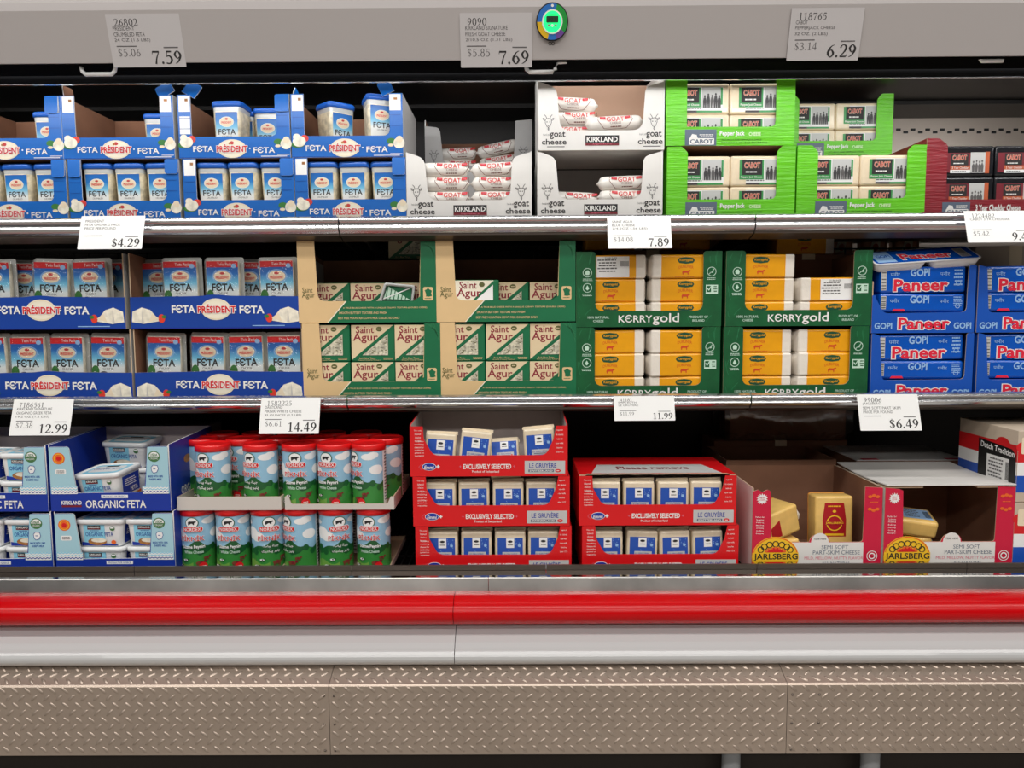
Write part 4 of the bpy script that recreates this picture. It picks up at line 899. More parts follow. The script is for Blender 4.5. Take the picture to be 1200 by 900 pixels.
# ---------------------------------------------------------------- yellow blocks in dark green cartons
def d_kg(pn):
    pn.text('KЄRRY', -15.5, 9.6, 39, 8.6, 'white', 2, bold=.012); pn.text('gold', 20, 8.8, 30.5, 13.4, 'white', 2, bold=.012)
    pn.text('100% NATURAL', -58.5, 11.2, 25, 2.8, 'mint', 2, bold=.01); pn.text('CHEESE', -58.5, 7, 12, 2.6, 'mint', 2, bold=.01); pn.text('PRODUCT OF', 58, 11.2, 22, 2.8, 'mint', 2, bold=.01); pn.text('IRELAND', 58, 7, 14, 2.6, 'mint', 2, bold=.01)
    for (cx, cz) in ((-71.5, 63), (-71.5, 45.5), (72.5, 63.5)):
        pn.ring(cx, cz, 5.4, .7, 'mint', 2, 18); pn.micro(cx, cz-8.2, 12, 3.4, 2, 'mint', 2)
        if cz > 63.2: pn.poly([(cx-2.5, cz-1.5), (cx+2.4, cz+2.2), (cx+1.5, cz-1.6)], 'mint', 2); pn.stroke([(cx-3, cz-3), (cx+3, cz+3)], .7, 'mint', 2)
        elif cz > 50:
            pn.poly([(cx-2, cz-2.6), (cx+2, cz-2.6), (cx+2.6, cz+.5), (cx+1, cz+2.8), (cx-1.6, cz+2.4), (cx-2.6, cz)], 'mint', 2)
        else: pn.poly([(cx, cz+3), (cx+2.2, cz-.8), (cx, cz-3), (cx-2.2, cz-.8)], 'mint', 2)
    pn.rect(73, 43, 14, 10.5, 'mint', 2); pn.rect(69.5, 43.5, 5, 7, 'kg_green', 3); pn.stroke([(67.8, 44.5), (69.4, 42), (72.5, 47)], 1., 'mint', 4); pn.micro(77, 43.5, 4.5, 8, 3, 'kg_green', 3)
    rng = random.Random(3)
    for i in range(34):
        s = rng.choice((-1, 1)); x = s*rng.uniform(64, 82); z = rng.uniform(2, 86); a = rng.uniform(-.7, .7); L = rng.uniform(6, 14)
        if rng.random() < .3: x = rng.uniform(-60, 60); z = rng.uniform(1, 16)
        P = [(x+L*t*math.sin(a)+2*t*t, z+L*t*math.cos(a)) for t in (0, .33, .66, 1)]
        if all(abs(p[0]) < 84 and 0 < p[1] < 87 and (abs(p[0]) > 64 or p[1] < 17) for p in P): pn.stroke(P, .45, 'kg_line', 1)
ko = [(-84.5, 0), (84.5, 0), (84.5, 87), (63, 87, 4), (63, 18.5, 9), (-62, 18.5, 9), (-62, 87, 4), (-84.5, 87)]
KC = carton(K, 169, 87, 115, ko, d_kg, 'kg_green', 'carton_brown', 'kg_green', 'carton_edge', hb=84)
def kg_block(seal, sticker=False):
    """seal: +1 the white crimped end is at the right, -1 at the left"""
    k = K; mb = MB(); mb.soft(-38*k, 38*k, 0, .09, 0, 27.2*k, 2.2*k, 'kg_gold'); body = mb.mesh('wrapped_block')
    mb = MB(); x0, x1 = sorted((seal*26, seal*38.4)); mb.soft(x0*k, x1*k, -.0006, .0906, -.0003, 27.3*k, 2.2*k, 'kg_seal')
    xe, xo = seal*38.3, seal*41.5
    mb.loft([[(xe*k, .004, 2*k), (xe*k, .08, 2*k), (xe*k, .08, 25*k), (xe*k, .004, 25*k)], [(xo*k, .03, 6*k), (xo*k, .055, 4*k), (xo*k, .055, 22*k), (xo*k, .03, 24*k)]], 'kg_seal')
    sl = mb.mesh('sealed_end'); mb = MB(); pn = Pen(mb, k); c = -seal*1.5
    parts = [('wrapped_block', body, None, None), ('sealed_end', sl, None, 'white crimped end of the wrap')]
    if not sticker:
        pn.poly([(c-10, 20.5), (c-8, 23.4), (c, 24.4), (c+8, 23.4), (c+10, 20.5), (c+8, 17.6), (c, 16.6), (c-8, 17.6)], 'kg_oval', 1); pn.text('Kerrygold', c, 20.5, 15, 3.4, 'kg_gold', 2, bold=.02)
        pn.text('DUBLINER', c, 12.2, 17, 3.2, 'kg_red', 1, arc=1.6)
        pn.poly([(c-4, 4), (c-3.2, 4), (c-2.8, 6.2), (c+1.5, 6.2), (c+2, 4), (c+2.8, 4), (c+3, 7), (c+5.4, 8), (c+5, 9.6), (c+3, 9), (c+1.6, 8.6), (c-3.4, 8.8), (c-4.6, 7)], 'kg_red', 1)
        pn.micro(c, 2, 28, 1.2, 1, 'kg_red', 1)
        parts.append(('print', mb.mesh('print'), 0, 'green oval and red lettering'))
    else:
        pn.rect(c+2, 13.5, 38, 24, 'paper', 1); pn.rect(seal*-24, 13.5, 8, 25, 'kg_seal', 1); pn.micro(c-4, 15, 24, 16, 5, 'grey_ink', 2)
        for i in range(9): pn.rect(c+11+i*1.1, 17, .5, 6, 'ink', 2)
        pn.text('DUBLINER', c, 23.5, 14, 2, 'grey_ink', 2)
        parts.append(('sticker', mb.mesh('sticker'), 0, 'white printed weight sticker'))
    return ('cheese_block', 'cheese', parts)
KL, KR, KLS, KRS = kg_block(1), kg_block(-1), kg_block(1, True), kg_block(-1, True)
g_k = 'yellow wrapped cheese blocks'; g_kc = 'dark green cartons of yellow cheese'
kl = [at(KC, 758.7, 462, Y2, Z2, 'dark green carton of yellow cheese blocks at lower left', group=g_kc), at(KC, 931.5, 462, Y2, Z2, 'dark green carton of yellow cheese blocks at lower right', group=g_kc)]
ku = [at(KC, 760, 381, Y2, Z2+87*K+.001, 'dark green carton of yellow cheese blocks at upper left', group=g_kc), at(KC, 935, 381, Y2, Z2+87*K+.001, 'dark green carton of yellow cheese blocks at upper right', rz=-.004, group=g_kc)]
def kgfill(b, nm, skip=(), stick={}):
    for z, lv in ((1.4, 'bottom'), (28.8, 'middle'), (56.2, 'top')):
        for x, side in ((-42, 'left'), (42, 'right')):
            if (lv, side) in skip: continue
            pr = stick.get((lv, side), KL if side == 'left' else KR)
            st = 'stickered ' if (lv, side) in stick else ''
            inside_of(b, K, x, .006+.006*random.random(), z, pr, f'{st}yellow block, {lv} {side} in the {nm} dark green carton', (0, random.uniform(-.01, .01), random.uniform(-.03, .03)), g_k)
kgfill(kl[0], 'lower left'); kgfill(kl[1], 'lower right'); kgfill(ku[0], 'upper left', (), {('top', 'left'): KLS}); kgfill(ku[1], 'upper right', (('top', 'right'),), {('middle', 'right'): KRS})
# second row: brown cartons behind with blocks lying on top
for (px0, px1, py, nm, blocks) in ((705, 825, 294, 'behind the upper left dark green carton', ((720, KL), (800, KR))), (885, 1010, 300, 'behind the upper right dark green carton', ((945, KL), ))):
    Yk = 2.415; x0, x1 = WX(px0, py, Yk), WX(px1, py, Yk); zt_ = WZ(py, Yk)
    plain_carton(max(x1-x0, .3), zt_-Z2, .20, f'plain brown carton {nm}', ((x0+x1)/2, Yk, Z2))
    for j, (bp, pr) in enumerate(blocks):
        spawn(pr, f'shaded {("left", "right")[j]} yellow block on the brown carton {nm}' if len(blocks) > 1 else f'shaded lone yellow block on the brown carton {nm}', (WX(bp, py, Yk), Yk+.01, zt_+.0008), (0, 0, .03), g_k)
# ---------------------------------------------------------------- paneer
def d_pan(pn):
    pn.text('Paneer', 1, 11, 58, 12.4, 'paneer_red', 2, bold=.03, out='white', ow=.085)
    for c in (-46, 46): pn.text('GOPI', c, 8.4, 20, 7, 'pale_blue', 2, bold=.03)
po = [(-59.5, 0), (59.5, 0), (59.5, 78), (51, 78, 3), (50, 24, 6), (-46, 23, 6), (-56, 42, 4), (-56, 44), (-59.5, 44)]
PC = carton(K, 119, 78, 115, po, d_pan, 'paneer_carton', 'paneer_carton', 'paneer_carton', 'carton_edge', hb=70, hs=60)
po2 = [(-59.5, 0), (59.5, 0), (59.5, 78), (51, 78, 3), (50, 24, 6), (-46, 23, 6), (-50, 76, 4), (-59.5, 78)]
PC2 = carton(K, 119, 78, 115, po2, d_pan, 'paneer_carton', 'paneer_carton', 'paneer_carton', 'carton_edge', hb=70, hs=77)
def paneer_pack(kind):
    k = K; mb = MB(); h = 30.5 if kind == 0 else 22
    mb.soft(-50*k, 50*k, 0, .085, 0, h*k, 3*k, 'paneer_blue'); body = mb.mesh('film_bag'); mb = MB(); pn = Pen(mb, k)
    pn.rect(-46, h/2, 6, h-7, 'photo_grey', 1)
    for i in range(6): pn.rect(-46, 5+i*(h-8)/6, 5, 1, 'photo_dark', 2)
    zt_ = h-7
    pn.text('GOPI', -4, zt_, 22, 8.4, 'pale_blue', 2, bold=.03)
    pn.text('पनीर', -33, zt_-1.5, 11, 5, 'pale_blue', 2); pn.text('पनीर', 25, zt_-1.5, 11, 5, 'pale_blue', 2)
    if kind == 0: pn.text('Paneer', -3, 9, 62, 13, 'paneer_red', 2, bold=.03, out='white', ow=.08)
    else: pn.poly([(-36, 1), (-20, 1), (-22, 3.6), (-34, 3.6)], 'paneer_red', 2)
    pn.micro(41, h/2+2, 11, h-10, 5, 'pale_blue', 1); pn.ring(41, h*.35, 3, .7, 'pale_blue', 2, 12)
    return ('paneer_pack', 'cheese', [('film_bag', body, None, None), ('print', mb.mesh('print'), 0, 'red and white lettering')])
PA, PB = paneer_pack(0), paneer_pack(1)
g_n = 'blue paneer packs'; g_nc = 'blue paneer cartons'
pl_ = [at(PC2, 1079, 460, Y2, Z2, 'blue paneer carton at the bottom of the left stack', group=g_nc), at(PC2, 1203, 460, Y2, Z2, 'blue paneer carton at the bottom, cut by the right edge', group=g_nc)]
pu_ = [at(PC, 1081, 388, Y2, Z2+78*K+.001, 'blue paneer carton at the top of the left stack', group=g_nc), at(PC2, 1204, 388, Y2, Z2+78*K+.001, 'blue paneer carton at the top, cut by the right edge', group=g_nc)]
for b, nm in ((pl_[0], 'lower left'), (pl_[1], 'lower right'), (pu_[0], 'upper left'), (pu_[1], 'upper right')):
    inside_of(b, K, .5, .006, 1.4+17.5*0, PB, f'lower paneer pack in the {nm} blue carton', (0, 0, random.uniform(-.02, .02)), g_n)
    inside_of(b, K, .5, .008, 1.4+22.6, PB, f'middle paneer pack in the {nm} blue carton', (0, .01, random.uniform(-.02, .02)), g_n)
    inside_of(b, K, .5, .008, 1.4+45.2, PA, f'upper paneer pack in the {nm} blue carton', (0, -.01, random.uniform(-.02, .02)), g_n)
# loose pack lying tilted on the left stack
k = K; parts = []
mb = MB()
for (xa, xb) in ((-62, -3), (3, 60)): mb.loft([[(p[0]*k, p[1]*k, z*k) for p in rrect(xa+q, xb-q, q, 36-q, 5)] for (z, q) in ((0, 3), (1, 2), (9, 0), (10.5, 0))], 'tub_white')
mb.prism(sc(rrect(-63, 61, -1, 37, 5), k), 'z', 10.5*k, 11.2*k, 'tub_white'); parts.append(('double_tray', mb.mesh('double_tray'), None, 'white two-compartment tray'))
mb = MB(); pn = Pen(mb, k, lambda u, v, l: (u, v, 11.3*k+.0003*l))
pn.rr(-1, 18, 120, 34, 4, 'paneer_blue', 1); pn.text('Paneer', 2, 15, 58, 15, 'paneer_red', 3, bold=.03, out='white', ow=.08); pn.rect(-47, 18, 22, 30, 'pale_blue', 2); pn.text('GOPI', -46, 20, 16, 7, 'paneer_blue', 3, bold=.02); pn.rect(46, 18, 12, 24, 'photo_grey', 2)
for i in range(9): pn.rect(46, 8+i*2.4, 10, 1, 'ink', 3)
parts.append(('lid_film', mb.mesh('lid_film'), 0, 'printed blue lid film'))
spawn(('paneer_pack', 'cheese', parts), 'loose paneer pack lying tilted on top of the left blue stack', (WX(1086, 318, Y2+.01), Y2+.005, Z2+(78+61)*K+.029), (.46, -.06, .02), g_n)
# white carton behind the right stack, orange packs behind the wire
plain_carton(.25, WZ(292, 2.42)-Z2, .2, 'closed cream carton behind the right paneer stack', (WX(1190, 300, 2.42), 2.42, Z2), 'dutch_tan')
mb = MB(); k = K; mb.soft(-.045, .045, 0, .05, 0, .075, .012, 'orange_pack'); mb.prism([(-.05, .070), (.05, .070), (.046, .092), (-.046, .092)], 'y', .024, .026, 'kg_seal'); bd = mb.mesh('bag'); mb = MB(); pn = Pen(mb, .001); pn.poly([(-20, 15), (15, 15), (18, 50), (-10, 55)], 'cream', 1); pn.ell(2, 32, 10, 12, 'rust', 2)
OP = ('cheese_bag', 'cheese', [('bag', bd, None, None), ('label', mb.mesh('label'), 0, 'pale label')])
zc = WZ(303, 2.67)
plain_carton(.62, zc-Z2, .10, 'long brown carton behind the wire fence', (WX(1035, 320, 2.67), 2.67, Z2))
for i, px in enumerate((985, 1025, 1063)):
    spawn(OP, f'{("first", "second", "third")[i]} orange cheese bag on the long brown carton behind the fence', (WX(px, 303, 2.69), 2.69, zc+.0005), (0, 0, 0), 'orange bags behind the fence')
# ================================================================== the well at the bottom
# ---------------------------------------------------------------- organic feta
def wav(pn, x0, x1, z, m, l, w=1.6, a=1.2, n=40):
    P = [(x0+(x1-x0)*i/n, z+a*math.sin(i*1.9)) for i in range(n+1)]
    for p, q in zip(P, P[1:]): pn.poly([(p[0], p[1]-w/2), (q[0], q[1]-w/2), (q[0], q[1]+w/2), (p[0], p[1]+w/2)], m, l)
def d_of(pn):
    for s in (-1, 1):
        o = [(-71, 21), (-40 if s < 0 else -42, 21), (-47, 77.5), (-71, 77.5)]
        o = [(x*(-1 if s > 0 else 1), z) for x, z in o]
        pn.poly(o if s < 0 else o[::-1], 'of_flap', 1)
        xa, xb = (-71, -38) if s < 0 else (38, 71)
        pn.rect((xa+xb)/2, 25.5, xb-xa-2, 9, 'paper', 2)
        for z in (29.5, 26.5, 23.5): wav(pn, xa+1, xb-1, z, 'strip_blue' if z > 24 else 'of_blue', 3, 1.1, .8, 24)
    pn.ell(-59.5, 64, 7.4, 7, 'orange', 2); pn.ring(-59.5, 64, 5.8, .8, 'jb_gold', 3, 20); pn.ell(-59.5, 64, 2.8, 2.6, 'red', 4, 10)
    pn.rr(-58, 48, 13, 6, 2, 'paper', 2); pn.micro(-58, 48, 10, 4, 2, 'grey_ink', 3)
    pn.ell(54.5, 66, 7.2, 6.6, 'usda_green', 2); pn.poly([(54.5+6*math.cos(a), 66+5.4*math.sin(a)) for a in [math.pi*i/12 for i in range(13)]], 'paper', 3); pn.text('USDA', 54.5, 68, 8.4, 3, 'usda_green', 4, bold=.03); pn.text('ORGANIC', 54.5, 63.6, 9.5, 2.2, 'paper', 4)
    pn.poly([(50.5, 53), (53, 55.6), (58, 55), (59, 51), (57, 47), (53, 46), (51, 48.5)], 'paper', 2); pn.stroke([(50.5, 53), (53, 55.6), (58, 55), (59, 51), (57, 47), (53, 46), (51, 48.5), (50.5, 53)], .6, 'of_text', 3); pn.stroke([(53, 51), (55.5, 51)], .8, 'of_text', 3)
    pn.text('MADE WITH 100%', 55, 42, 18, 2.4, 'of_text', 2, bold=.02); pn.text("SHEEP'S MILK", 55, 38.4, 15, 2.4, 'of_text', 2, bold=.02)
    pn.text('ORGANIC FETA', 6, 8.6, 72, 9, 'white', 2, bold=.015); pn.rect(5, 17.8, 32, 4, 'paper', 2); pn.text('PRODUCT OF GREECE', 5, 17.8, 27, 2.2, 'of_text', 3)
    pn.text('KIRKLAND', -47, 10.4, 24, 4.4, 'white', 2, bold=.03); pn.rect(-47, 6.2, 24, 2.4, 'maroon', 2)
oo = [(-72, 0), (72, 0), (72, 22), (71, 78, 2), (47, 78, 4), (41, 23, 5), (-40, 22, 3), (-47, 78, 4), (-71, 78, 2), (-72, 22)]
def otab(mb, s, x1, D):
    if s > 0:
        pn = Pen(mb, KD, lambda u, v, l: (x1+.0005*l, u, v)); pn.text('ORGANIC FETA', 70, 18, 80, 10, 'white', 1, bold=.02); pn.ell(90, 52, 12, 6, 'paper', 1); pn.ell(50, 55, 10, 5, 'bread', 1); pn.text('KIRKLAND', 78, 70, 40, 6, 'white', 1, bold=.02)
OC = carton(KD, 144, 78, 130, oo, d_of, 'of_blue', 'of_blue', 'of_blue', 'white', hs=80, hb=84, tab=otab, back_in='inner_grey')
def org_tub():
    k = KD; parts = []; mb = MB(); cy = 0
    mb.loft([rsec(25*k, 21*k, 5*k, 0, cy), rsec(25.6*k, 21.6*k, 5*k, 1*k, cy), rsec(28*k, 23.5*k, 6*k, 28.5*k, cy)], 'tub_white'); parts.append(('tub_body', mb.mesh('tub_body'), None, None))
    mb = MB(); mb.loft([rsec(28.2*k, 23.8*k, 6*k, 27.6*k, cy), rsec(30*k, 25.4*k, 7*k, 28*k, cy), rsec(30*k, 25.4*k, 7*k, 32.4*k, cy), rsec(29*k, 24.4*k, 7*k, 33.6*k, cy), rsec(26.5*k, 22*k, 6*k, 33.6*k, cy), rsec(26*k, 21.6*k, 6*k, 32.6*k, cy)], 'tub_white')
    pn = Pen(mb, k, lambda u, v, l: (u, v, 32.6*k+.0003*l)); pn.rr(0, 0, 48, 38, 5, 'strip_blue', 1); pn.rr(0, 0, 40, 26, 5, 'tub_white', 2); pn.text('ORGANIC FETA', 0, 0, 36, 6, 'of_text', 3); pn.rect(0, 11, 18, 5, 'ink', 3)
    parts.append(('lid', mb.mesh('lid'), None, 'white lid with blue print'))
    mb = MB(); pn = Pen(mb, k, lambda u, v, l: (u, -(21.6*k+1.9*k*(v/(28*k)))-.0006-.0004*l, v))
    pn.rect(-6, 14.5, 26, 25, 'strip_blue', 1); pn.rect(-6, 24, 16, 4.6, 'ink', 2); pn.text('KIRKLAND', -6, 24.2, 14, 2.2, 'white', 3, bold=.02); pn.rect(-6, 22, 16, 1.3, 'maroon', 3); pn.micro(-6, 19.8, 12, 1.6, 1, 'of_text', 2)
    pn.text('ORGANIC FETA', 0, 15.4, 34, 5, 'of_text', 2, bold=.01)
    pn.ell(16.5, 22.6, 3.2, 3, 'usda_green', 2, 14); pn.rect(16.5, 23.6, 4.4, 2, 'paper', 3)
    pn.poly([(-22, 1.2), (22, 1.2), (22, 2.6), (6, 4), (-10, 4), (-22, 6)], 'of_blue', 2); pn.ell(-3, 6.4, 11.5, 4.6, 'bread', 3); pn.ell(-1, 8, 9.5, 2.8, 'cheese_white', 4); pn.ell(17, 5.6, 3, 2.6, 'orange', 3, 12)
    parts.append(('label', mb.mesh('label'), 0, 'blue printed front label'))
    for s in (-1, 1):
        mb = MB(); pn = Pen(mb, k, lambda u, v, l: (s*(25.6*k+2.4*k*(v/(28*k))+.0006+.0004*l), u, v))
        pn.rect(1, 14, 32, 23, 'of_blue', 1); pn.micro(0, 17, 24, 10, 4, 'white', 2); pn.text('FETA', 6, 7, 14, 5, 'white', 2, bold=.02)
        parts.append(('side_label', mb.mesh('side_label'), 0, 'navy side label'))
    return ('organic_feta_tub', 'tub', parts)
OT = org_tub()
g_o = 'white organic feta tubs'; g_oc = 'navy organic feta cartons'
o1 = at(OC, 136, 665, YD, ZD, 'navy organic feta carton at the bottom, beside the cans', group=g_oc); o2 = at(OC, -7, 665, YD, ZD, 'navy organic feta carton at the bottom, cut by the left edge', group=g_oc)
zz = ZD+79*KD+.004
o3 = at(OC, 130.5, 600, YD, zz, 'navy organic feta carton on top, beside the cans', rz=.0, group=g_oc); o4 = at(OC, -13, 600, YD, zz, 'navy organic feta carton on top, cut by the left edge', group=g_oc)
for b, nm in ((o1, 'lower navy carton beside the cans'), (o2, 'lower navy carton at the left edge')):
    for x, sd in ((-21, 'left'), (40, 'right')):
        for z, lv in ((5, 'bottom'), (39.4, 'top')):
            z_ = 1.4 if lv == 'bottom' else 35.2
            inside_of(b, KD, x, .066, z_, OT, f'{lv} {sd} organic feta tub in the {nm}', (0, 0, -.03), g_o)
inside_of(o3, KD, -14, .068, 13, OT, 'organic feta tub tipped toward the front in the upper navy carton', (.09, -.07, -.14), g_o)
riser(o3, 130, 10, .12, KD, 'upper navy carton beside the cans')
inside_of(o3, KD, -24, .235, 1.4, OT, 'lower tub of the rear pair in the upper navy carton beside the cans', (0, 0, 0), g_o)
inside_of(o3, KD, -23, .235, 37.5, OT, 'upper tub of the rear pair in the upper navy carton beside the cans', (.06, .02, -.05), g_o)
for x, y in ((40, .066), (-21, .066)):
    inside_of(o4, KD, x, y, 1.4, OT, f'bottom {"right" if x > 0 else "left"} organic feta tub in the upper navy carton at left edge', (0, 0, -.03), g_o); inside_of(o4, KD, x, y+.004, 35.2, OT, f'top {"right" if x > 0 else "left"} organic feta tub in the upper navy carton at left edge', (0, 0, -.03), g_o)
# ---------------------------------------------------------------- white cheese cans
def arabic(kind):
    return {'a': 'ﺔﻨﺒﺟ', 'b': 'ﻚﻴﻨﻜﻴﭘ ﺮﻴﻨﭘ'}[kind]
def can(kind, lit=True):
    k = KD; R = 20.4*k; H = 78; parts = []
    mb = MB(); mb.lathe([(R*.96, 0), (R, .001), (R, .003)], 0, 0, 'steel_rim', 32); mb.lathe([(R*.985, .003), (R*.985, 71*k)], 0, 0, 'can_back', 32, True, False)
    parts.append(('can_body', mb.mesh('can_body'), None, None))
    mb = MB()
    def mf(u, v, l):
        a = u/R; r = R*.985+.0004*l; return (r*math.sin(a), -r*math.cos(a), v)
    pn = Pen(mb, k, mf); HW = 40
    N = 26
    pn.band(-HW, HW, lambda u: 1.2, lambda u: 71, 'can_sky', 1, N)
    for (c, z, a, b) in ((-24, 47, 10, 8), (-15, 43, 9, 6), (20, 62, 9, 4), (26, 64, 7, 4), (30, 46, 9, 6), (-30, 60, 6, 3)): pn.ell(c, z, a, b, 'paper', 2, 16)
    pn.band(-HW, HW, lambda u: 1.2, lambda u: 33+4*math.sin(u*.13+1)+2*math.sin(u*.31), 'can_hill_dark', 3, N)
    pn.band(-HW, HW, lambda u: 1.2, lambda u: 25+4*math.sin(u*.17+3), 'can_hill', 4, N)
    for i in range(9):
        c = -34+i*8.4; pn.ell(c, 27+3*math.sin(i*2.1), 3.6, 4, 'can_hill_dark', 5, 12)
    pn.band(-HW, 0, lambda u: 1.2, lambda u: 12+3*math.sin(u*.2), 'can_hill_light', 5, 12)
    pn.ell(0, 61, 7.8, 7, 'kg_green', 6, 22); pn.ell(0, 61, 6.9, 6.1, 'paper', 7, 20)
    pn.poly([(-4, 58.6), (-3.2, 58.6), (-3, 60.4), (1.6, 60.2), (1.8, 58.6), (2.6, 58.6), (3, 61.2), (5, 61.8), (4.8, 63.2), (3.2, 63.2), (-3, 63), (-4.4, 62)], 'ink', 8)
    pn.rr(0, 53, 25, 7, 3.4, 'paper', 8); pn.rr(0, 53, 23.6, 5.8, 2.8, 'red', 9); pn.text('NORDEX', 0, 53, 20, 4.2, 'paper', 10, bold=.01)
    pn.text('PİKNİK', 0, 42.5, 26, 7.4, 'red', 10, bold=.012, out='paper', ow=.055)
    if kind == 'arabic':
        pn.text('ءﺎﻀﻴﺑ ﺔﻨﺒﺟ', 1, 32, 18, 4.6, 'paper', 10, bold=.01); pn.text('ﻚﻴﻨﻜﻴﭘ ﺮﻴﻨﭘ', 1, 25.4, 20, 4.8, 'paper', 10, bold=.01)
    else:
        pn.text('Süzme Peyniri', 1, 31, 25, 5, 'paper', 10, bold=.03); pn.text('White Cheese', 1, 25, 22, 3.6, 'mint', 10, bold=.02)
    for (c, z, s, m_, q) in ((-9, 15, .8, 'paper', 'ink'), (8, 11, 1.5, 'cow_brown', 'maroon'), (15, 17, 1., 'cow_brown', 'maroon'), (-16, 7, .9, 'paper', 'ink')):
        for dx in (-2.4, -1.2, 1.4, 2.4): pn.rect(c+dx*s, z-2*s, .6*s, 2.6*s, q, 9)
        pn.ell(c, z, 3.4*s, 1.6*s, m_, 9.5, 12); pn.ell(c+.6*s, z+.2*s, 1.3*s, 1*s, q, 10.5, 8); pn.ell(c+3.8*s, z+1.3*s, 1.3*s, 1*s, q, 10, 8)
    if kind != 'arabic': pn.ell(11, 6, 5, 5.6, 'red', 11, 14); pn.micro(11, 6, 6, 4, 2, 'paper', 12)
    for u in (47, -47):
        pn.band(u-6.8, u+6.8, lambda u: 1.2, lambda u: 71, 'paper', 1, 6); pn.micro(u, 36, 9, 62, 16, 'grey_ink', 2)
    parts.append(('label', mb.mesh('label'), 0, 'printed label of cows on green hills'))
    mb = MB(); mb.lathe([(R*1.0, 68.6*k), (R*1.035, 68.8*k), (R*1.035, 75*k), (R*1.0, 76.6*k), (R*.95, 77*k), (R*.93, 75.8*k), (R*.5, 75.6*k)], 0, 0, 'can_lid', 32); parts.append(('lid', mb.mesh('lid'), None, 'red plastic lid'))
    return ('cheese_can', 'can', parts)
CA, CL = can('arabic'), can('latin')
def tray(w, d, h, cut=None):
    k = KD; parts = []
    mb = MB()
    o = [(-w/2, 0), (w/2, 0), (w/2, h), (w/2-4, h), (w/2-8, h*.45, 2), (-w/2+8, h*.45, 2), (-w/2+5, h)] if cut else [(-w/2, 0), (w/2, 0), (w/2, h)]
    o = o+[(-w/2, h)]
    mb.prism(rpoly(sc(o, k)), 'y', 0, .003, 'carton_edge', 'grey_tray', 'carton_edge'); parts.append(('front_lip', mb.mesh('front_lip'), None, None))
    for s in (-1, 1):
        mb = MB(); x1 = s*w/2*k; x0 = x1-s*.003; mb.prism([(.003, 0), (d*k, 0), (d*k, h*k), (.003, h*k)], 'x', min(x0, x1), max(x0, x1), 'carton_edge', 'grey_tray', 'grey_tray'); parts.append(('side_lip', mb.mesh('side_lip'), None, None))
    mb = MB(); mb.box(-w/2*k+.003, w/2*k-.003, d*k-.003, d*k, .003, h*k, 'carton_edge'); parts.append(('back_lip', mb.mesh('back_lip'), None, None))
    mb = MB(); mb.box(-w/2*k+.003, w/2*k-.003, .003, d*k, 0, .003, 'carton_edge'); parts.append(('base_panel', mb.mesh('base_panel'), None, None))
    return ('cardboard_tray', 'tray', parts)
YC = 2.02
TL_, TR_ = tray(126, 135, 16.5), tray(132, 135, 16, True); TLL, TLR = tray(122, 135, 7), tray(126, 135, 7)
g_tr = 'grey cardboard can trays'
zlow = ZD; zup = ZD+.0035+77*KD+.0006
t1 = at(TLL, 271, 668, YC, zlow, 'low grey tray under the bottom cans at left', group=g_tr); t2 = at(TLR, 396, 668, YC, zlow, 'low grey tray under the bottom cans at right', group=g_tr)
t3 = at(TL_, 269, 600, YC, zup, 'grey tray with a plain lip under the upper cans at left', rz=.0, group=g_tr); t4 = at(TR_, 398, 598, YC, zup, 'grey tray with a cut lip under the upper cans at right', group=g_tr)
g_cn = 'round cheese cans with red lids'
ords = ['first', 'second', 'third', 'fourth', 'fifth', 'sixth']
def cans(lst, z, nm, yc):
    for (px, kind, turn, dy, lab) in lst:
        Y = yc+dy; spawn(CA if kind == 'a' else CL, lab, (WX(px, 600, Y), Y, z+.0034), (0, 0, turn), g_cn)
nr = 'bottom front row'
cans([(231.5, 'l', .05, 0, f'first can from the left in the {nr}'), (273, 'l', .05, 0, f'second can from the left in the {nr}'), (314, 'a', .35, 0, f'third can from the left in the {nr}'), (352.5, 'a', -.7, 0, f'fourth can from the left in the {nr}'), (393.5, 'a', .42, 0, f'fifth can from the left in the {nr}'), (437.5, 'l', -.12, 0, f'sixth can from the left in the {nr}')], zlow, nr, YC+.052)
nr = 'upper front row'
cans([(252.5, 'a', -.25, 0, f'first can from the left in the {nr}'), (308.0, 'a', -.4, 0, f'second can from the left in the {nr}'), (353, 'l', 0, 0, f'third can from the left in the {nr}'), (394, 'l', -.3, 0, f'fourth can from the left in the {nr}'), (434, 'l', -.85, 0, f'fifth can from the left in the {nr}')], zup, nr, YC+.052)
for i, (px, dy, tn) in enumerate([(238, .096, .6), (286, .094, -.6), (333, .097, .5), (374, .097, 0), (414, .097, .4), (454, .097, -.7)]):
    Y = YC+.052+dy; spawn(CL, f'{ords[i]} can from the left in the second upper row', (WX(px, 560, Y), Y, zup+.0034), (0, 0, tn), g_cn)
for i, px in enumerate((262, 304, 346, 388, 430)):
    Y = YC+.052+.193; spawn(CA, f'{ords[i]} can from the left in the rear upper row', (WX(px, 540, Y), Y, zup+.0034), (0, 0, i*.7), g_cn)
for i, px in enumerate((250, 293, 336, 379, 422)):                      # they carry the rear of the upper trays
    Y = YC+.052+.15; spawn(CA, f'{ords[i]} can from the left in the bottom rear row', (WX(px, 600, Y), Y, zlow+.0034), (0, 0, i*.5), g_cn)

